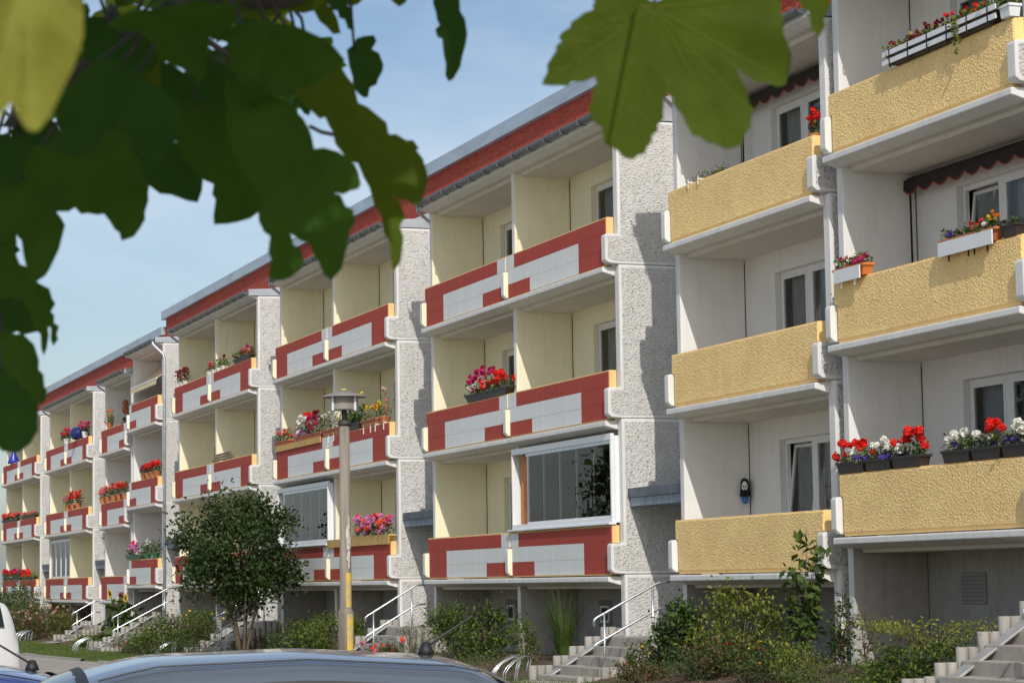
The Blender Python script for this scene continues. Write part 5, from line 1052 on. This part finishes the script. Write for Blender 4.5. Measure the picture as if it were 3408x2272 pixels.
PL(Nn, [(2010, -60), (2050, 10), (2120, 90), (2180, 275), (2225, 140), (2262, 0), (2260, -60)], (2140, -60), [(2180, 275)], 1.9, 2)
PL(Nn, [(1560, -70), (1640, 20), (1720, 30), (1850, 110), (1900, 60), (1930, -60)], (1740, -70), [(1850, 110)], 2.3, 1)
# hanging tip at the top middle
PL(Ll, [(2255, -60), (2270, 60), (2290, 130), (2265, 150), (2300, 200), (2315, 330), (2325, 420), (2352, 405), (2400, 300), (2435, 180), (2400, 60), (2390, -60)], (2330, -60), [(2325, 420), (2420, 190), (2290, 140)], 2.5, 1, tilt=(.3, .2))
PL(Ll, [(2020, -40), (2060, 20), (2085, 38), (2120, 15), (2130, -40)], (2080, -40), [(2085, 38)], 2.5, 2)
# left cluster, from the right-hand side inwards
PL(Ll, [(1560, 330), (1500, 470), (1560, 530), (1640, 600), (1700, 620), (1740, 700), (1780, 800), (1870, 870), (1930, 1000), (1990, 1150), (2035, 1300), (2050, 1455), (2092, 1390), (2085, 1215), (2112, 1170), (2050, 1045), (2120, 1075), (2172, 1110), (2205, 1060), (2230, 930), (2172, 800), (2185, 790), (2120, 745), (2030, 710), (1985, 620), (1870, 540), (1810, 400), (1740, 300), (1640, 290)], (1620, 330), [(2050, 1455), (2225, 930), (1700, 620), (2030, 710)], 2.35, 2, tilt=(-.15, .1))
PL(Ll, [(1810, 262), (1850, 230), (1900, 190), (1952, 185), (1942, 260), (2002, 340), (1975, 420), (1932, 460), (1922, 512), (1870, 490), (1840, 400)], (1850, 270), [(1952, 185), (2002, 340), (1922, 512)], 2.6, 1)
PL(Ll, [(1180, 420), (1500, 530), (1560, 600), (1620, 680), (1650, 790), (1780, 812), (1870, 882), (1905, 988), (1850, 1022), (1760, 1030), (1830, 1105), (1890, 1190), (1862, 1232), (1832, 1390), (1770, 1490), (1700, 1400), (1640, 1292), (1540, 1240), (1560, 1300), (1622, 1390), (1560, 1472), (1440, 1482), (1446, 1380), (1432, 1250), (1370, 1170), (1387, 1062), (1320, 960), (1250, 850), (1200, 700)], (1330, 560), [(1770, 1490), (1480, 1480), (1905, 988), (1560, 600)], 2.2, 0, tilt=(-.1, -.1))
PL(Ll, [(960, 520), (1170, 560), (1260, 760), (1390, 900), (1390, 1062), (1330, 1110), (1222, 1156), (1105, 1168), (1117, 1040), (1108, 960), (1062, 940), (1000, 880), (900, 700)], (1010, 560), [(1105, 1168), (1390, 1062), (1170, 800)], 2.4, 0, tilt=(.1, .15))
PL(Ll, [(560, 560), (700, 640), (850, 720), (1000, 800), (1050, 860), (1068, 950), (1042, 1052), (900, 1012), (765, 955), (700, 900), (560, 700)], (590, 590), [(1042, 1052), (1060, 900), (765, 955)], 2.5, 1, tilt=(.1, 0))
PL(Ll, [(180, 800), (420, 760), (620, 660), (700, 800), (765, 955), (782, 1022), (770, 1130), (742, 1230), (655, 1285), (642, 1240), (592, 1180), (560, 1140), (480, 1142), (412, 1110), (320, 1132), (240, 1050), (150, 950)], (560, 640), [(655, 1285), (320, 1132), (780, 1010), (180, 850)], 2.3, 0, tilt=(-.15, .1))
PL(Ll, [(300, 520), (480, 330), (620, 300), (800, 450), (940, 560), (985, 700), (940, 830), (870, 930), (760, 820), (680, 720), (612, 655), (540, 800), (440, 850), (300, 820), (340, 700)], (610, 360), [(870, 930), (440, 850), (985, 700), (320, 560)], 2.1, 1, tilt=(-.2, -.15))
PL(Ll, [(560, 150), (640, 80), (800, 50), (1000, 10), (1240, 40), (1220, 160), (1100, 230), (1090, 380), (1058, 475), (1030, 420), (960, 385), (860, 335), (830, 250), (720, 170)], (820, 80), [(1058, 475), (1240, 60), (570, 150), (830, 240)], 2.15, 0, tilt=(-.25, 0))
PL(Ll, [(840, 330), (960, 380), (1040, 420), (1100, 330), (1220, 380), (1280, 520), (1290, 640), (1220, 720), (1160, 860), (1060, 700), (960, 640), (850, 560)], (980, 360), [(1160, 860), (1290, 640), (850, 560)], 2.45, 1)
PL(Ll, [(1180, 200), (1300, 120), (1500, 130), (1680, 200), (1800, 320), (1700, 420), (1560, 480), (1500, 530), (1420, 510), (1310, 570), (1290, 480), (1220, 350)], (1420, 190), [(1310, 570), (1800, 320), (1500, 530), (1200, 330)], 2.2, 0, tilt=(-.2, .1))
PL(Ll, [(1180, -60), (1200, 60), (1340, 100), (1500, 60), (1640, 60), (1700, 140), (1782, 182), (1740, 60), (1690, 20), (1640, -60)], (1400, -50), [(1782, 182), (1340, 100)], 2.5, 2)
PL(Ll, [(1690, -60), (1712, 20), (1762, 60), (1800, 105), (1852, 168), (1832, 90), (1800, 20), (1830, -30), (1820, -60)], (1740, -60), [(1852, 168)], 2.4, 1)
PL(Ll, [(1600, -60), (1640, 10), (1780, 20), (1870, 25), (1910, -10), (1900, -60)], (1700, -60), [(1880, 20)], 2.6, 2)
PL(Ll, [(1180, 560), (1300, 560), (1460, 520), (1540, 640), (1640, 780), (1600, 900), (1420, 900), (1260, 780)], (1300, 560), [(1640, 780), (1420, 900)], 2.55, 1)
PL(Ll, [(430, 100), (540, 90), (580, 150), (620, 200), (760, 190), (840, 330), (760, 400), (640, 320), (480, 330), (440, 260)], (560, 130), [(760, 400), (450, 260)], 2.5, 1)
PL(Ll, [(760, 200), (840, 260), (870, 420), (850, 560), (800, 500), (700, 420), (600, 300), (660, 230)], (780, 220), [(850, 560), (620, 310)], 2.6, 2)
PL(Ll, [(420, -60), (430, 20), (474, 60), (440, 130), (400, 200), (380, -60)], (410, -60), [(440, 130)], 2.6, 1)
PL(Ll, [(600, -60), (620, 40), (700, 20), (760, 40), (900, 60), (1050, 0), (1200, -10), (1240, -60)], (900, -60), [(620, 40), (900, 60)], 2.6, 0)
PL(Ll, [(0, 1000), (120, 940), (240, 1050), (322, 1140), (330, 1240), (270, 1420), (200, 1485), (150, 1400), (120, 1260), (80, 1200), (50, 1260), (-80, 1300), (-60, 1080)], (80, 980), [(200, 1485), (-60, 1280), (330, 1200)], 2.3, 0, tilt=(-.1, .1))
PL(Ll, [(-80, 700), (100, 720), (240, 840), (320, 960), (320, 1110), (180, 1060), (60, 1040), (-80, 1100)], (40, 740), [(320, 1110), (-60, 1080)], 2.5, 1)
PL(Ll, [(300, 640), (330, 820), (240, 860), (100, 760), (60, 700), (160, 600)], (260, 640), [(240, 860), (80, 720)], 2.6, 1)
# left column hanging down
PL(Mm, [(-60, 180), (0, 200), (60, 212), (120, 330), (200, 420), (245, 452), (300, 480), (316, 540), (310, 620), (330, 690), (346, 760), (326, 832), (312, 720), (292, 715), (286, 850), (268, 890), (248, 760), (180, 640), (140, 540), (60, 540), (-60, 520)], (20, 210), [(268, 890), (330, 800), (300, 480), (-40, 520)], 2.4, 0, tilt=(0, .15))
PL(Mm, [(-60, 560), (70, 572), (142, 582), (200, 650), (242, 742), (180, 757), (108, 742), (20, 760), (-60, 740)], (10, 590), [(242, 742), (108, 742)], 2.6, 1)
PL(Mm, [(-60, 720), (0, 742), (100, 762), (180, 792), (240, 900), (250, 980), (292, 1082), (306, 1172), (270, 1197), (236, 1172), (190, 1110), (90, 1040), (0, 960), (-60, 900)], (20, 760), [(290, 1190), (90, 1040), (240, 900)], 2.35, 0, tilt=(-.1, 0))
PL(Mm, [(-60, 930), (0, 965), (60, 1020), (130, 1085), (200, 1150), (232, 1172), (237, 1290), (200, 1432), (150, 1472), (60, 1482), (0, 1440), (-60, 1430)], (10, 1000), [(150, 1472), (237, 1290), (-40, 1430)], 2.25, 1, tilt=(-.1, .1))
PL(Mm, [(-60, 380), (20, 400), (120, 460), (200, 560), (140, 620), (40, 580), (-60, 560)], (10, 410), [(200, 560), (40, 580)], 2.55, 1)
REG = [(60, -20), (1200, -20), (1640, 250), (1640, 640), (1420, 760), (1000, 700), (600, 700), (120, 760)]
def in_reg(x, y):
    c = False; j = len(REG)-1
    for i in range(len(REG)):
        if (REG[i][1] > y) != (REG[j][1] > y) and x < (REG[j][0]-REG[i][0])*(y-REG[i][1])/(REG[j][1]-REG[i][1]+1e-9)+REG[i][0]: c = not c
        j = i
    return c
for i, (x, y) in enumerate(((20, 780), (-20, 900), (60, 1000), (-30, 1120), (90, 1150), (20, 1260), (-20, 1420), (30, 1560), (-40, 1700), (0, 1850), (240, 930), (330, 560), (150, 860))):      # left column, second layer
    s_ = random.uniform(150, 200); oo = [(x+s_*r*math.sin(R(a)+.2), y+s_*r*math.cos(R(a)+.2)) for a, r in ((-150, .28), (-120, .62), (-95, .42), (-62, .92), (-38, .5), (-20, .72), (0, 1.08), (20, .72), (38, .5), (62, .92), (95, .42), (120, .62), (150, .28))]
    if x < 150: oo = [(px-60, py) for px, py in oo]
    PL(Ll, oo, (x-(60 if x < 150 else 0), y), [oo[6], oo[3], oo[9]], random.uniform(2.65, 2.9), (0, 1)[i % 2], tilt=(random.uniform(-.4, .2), random.uniform(-.3, .3)))
rf = random.Random(21); k_ = 0
while k_ < 34:
    x, y = rf.uniform(0, 1700), rf.uniform(-60, 760)
    if not in_reg(x, y+120): continue
    s_ = rf.uniform(150, 215); th = rf.gauss(0, .6); oo = []
    for a, r in ((-150, .28), (-120, .62), (-95, .42), (-62, .92), (-38, .5), (-20, .72), (0, 1.08), (20, .72), (38, .5), (62, .92), (95, .42), (120, .62), (150, .28)):
        aa = R(a)+th; oo.append((x+s_*r*math.sin(aa), y+s_*r*math.cos(aa)))
    PL(Ll, oo, (x, y), [oo[6], oo[3], oo[9]], rf.uniform(2.65, 3.0), rf.choice((0, 1, 1, 2)), tilt=(rf.uniform(-.5, .2), rf.uniform(-.4, .4))); k_ += 1
# the near, sunlit leaf at the left edge
PL(Ll, [(-160, -160), (430, -160), (436, 0), (446, 150), (440, 330), (402, 500), (345, 650), (302, 770), (250, 838), (200, 835), (160, 790), (110, 715), (75, 770), (30, 850), (-30, 930), (-160, 960)], (150, -150), [(225, 835), (-40, 930), (430, 100), (60, 300)], 1.15, 3, tilt=(-.35, .25), bulge=1.1, droop=.2, amp=4)
# twigs and branches carrying the leaves, trunk behind the camera
br = MB()
def bp_(u, v, d): return ray_dir(u, v)*d
main = [Vector((3.5, -5.5, 3.0)), Vector((1.9, -3.2, 2.7)), Vector((.3, -1.0, 1.75)), Vector((-1.2, .02, .98)), bp_(750, -40, 2.45), bp_(380, 130, 2.55), bp_(60, 420, 2.6), bp_(-60, 900, 2.6)]
br.tube(main, [.07, .05, .03, .017, .0075, .0065, .005, .003], 8)
m2 = [Vector((.3, -1.0, 1.75)), Vector((-.5, -.2, 1.5)), Vector((-1.1, .45, 1.0)), bp_(1900, -260, 2.1), bp_(2200, -60, 2.1), bp_(2600, -160, 2.1)]
br.tube(m2, [.022, .018, .012, .007, .004, .002], 8)
m3 = [bp_(420, 118, 2.55), bp_(560, 20, 2.5), bp_(960, 12, 2.5), bp_(1150, -60, 2.5)]; br.tube(m3, [.005, .006, .006, .007], 8)
br.tube([bp_(1030, 420, 2.4), bp_(1070, 440, 2.4), bp_(1120, 450, 2.38), bp_(1150, 400, 2.36)], .0022, 6)
pool = main[3:]+m3+m2[2:]
for c in attach:
    q = min(pool, key=lambda p: (p-c).length); br.tube([c, (c+q)/2+Vector((0, 0, .03)), q], [.0016, .002, .0024], 5)
o = br.build('branch', [mat('sycamore_bark', (.055, .045, .035), .9, var=.3, vscale=14)], None, smooth=True); part(o, tree)
tz = ground_z(3.5, -5.5)
o = MB().tube([(3.5, -5.5, tz-.3), (3.52, -5.5, tz+1.5), (3.45, -5.45, 3.2), (3.4, -5.5, 6.)], [.26, .2, .14, .06], 12).build('trunk', [BARK], None, smooth=True); part(o, tree)
o = MB(); 
for i in range(14):
    a = i*2.4; h_ = random.uniform(2.2, 5.6); p = Vector((3.45, -5.5, h_)); q = p+Vector((2.6*math.cos(a), 2.6*math.sin(a), random.uniform(.6, 1.8))); o.tube([p, (p+q)/2+Vector((0, 0, .25)), q], [.06, .035, .01], 6)
part(o.build('limbs', [BARK], None, smooth=True), tree)
# shade leaves: generic lobed leaves added out of frame, up-sun of the hanging cluster
def gen_outline(s):
    P = []; 
    for a, r in ((-150, .28), (-120, .62), (-95, .42), (-62, .92), (-38, .5), (-20, .72), (0, 1.08), (20, .72), (38, .5), (62, .92), (95, .42), (120, .62), (150, .28)): P.append(Vector((s*r*math.sin(R(a)), s*r*math.cos(R(a)))))
    return P
GLM = [leaf_mesh(gen_outline(.085), (0, 0), [(0, .092), (-.069, .037), (.069, .037)], .3, .2, ML[i], 50+i, .002) for i in range(3)]
def shade_leaf(p):
    o = bpy.data.objects.new('leaf', GLM[random.randrange(3)]); COL.objects.link(o); o.location = p; o.rotation_euler = (R(random.gauss(200, 35)), R(random.gauss(0, 30)), random.uniform(0, 6.28)); s = random.uniform(.8, 1.3); o.scale = (s, s, s); part(o, tree)
cnt = 0
CEN = ray_dir(560, 420)*2.4          # the hanging cluster: the added leaves between it and the sun keep it in shade
LC1 = ray_dir(1700+1050/2.138, 250)*2.0; LC2 = ray_dir(120, 250)*1.15
while cnt < 520:
    d = random.uniform(.35, 2.2); p = CEN+SUN*d+CR*random.gauss(-.04, .21)+CU*random.gauss(-.03, .2)+CF*random.gauss(0, .15)
    if any(((p-q)-SUN*(p-q).dot(SUN)).length < r_ for q, r_ in ((LC1, .23), (LC2, .13))): continue  # left open so sun reaches the large and the near leaf
    f = p.dot(CF)
    if f > .05:
        v = p.dot(CU)/f
        if v < .150+.10/max(f, .2): continue          # stays above the frame
    shade_leaf(p); cnt += 1
V_ = []
n = 5200; P = clumps(n, 80, (3.0, 3.0, 2.3), (3.45, -5.5, 5.0), .16)
ok = (P[:, 2] > 2.4) & (P[:, 1] < -2.6); P = P[ok]; part(cloud('crown', P, .2*rng.uniform(.7, 1.2, len(P)), [G_MID, G_DARK], None, .4, .85), tree)

# ------------------------------------------------------------------ trees across the car park, seen mirrored in the panes
def street_tree(x, y, h, label):
    z = ground_z(x, y); t = tag(empty('street_tree', (x, y, z)), label, 'tree', 'trees across the car park'); mb = MB().tube([(0, 0, -.2), (.05, 0, h*.3), (0, .1, h*.6), (0, 0, h*.85)], [.2, .16, .1, .03], 8)
    for i in range(9): a = i*2.4; zz = h*random.uniform(.3, .65); mb.tube([(0, 0, zz), (h*.12*math.cos(a), h*.12*math.sin(a), zz+h*.12), (h*.24*math.cos(a), h*.24*math.sin(a), zz+h*.2)], [.07, .045, .012], 6)
    mb.build('trunk', [BARK], t, smooth=True); n = 3400; cloud('crown', clumps(n, 60, (h*.32, h*.32, h*.36), (0, 0, h*.64), .15), .3*rng.uniform(.6, 1.2, n), [G_MID, G_DARK, G_LITE], t, .4, .7)
for i, (x, y, h) in enumerate(((-62, -9, 8), (-74, -11, 9), (-88, -8, 7.5), (-104, -12, 9.5))): street_tree(x, y, h, ('first', 'second', 'third', 'fourth')[i]+' broad-crowned tree across the car park from the house')
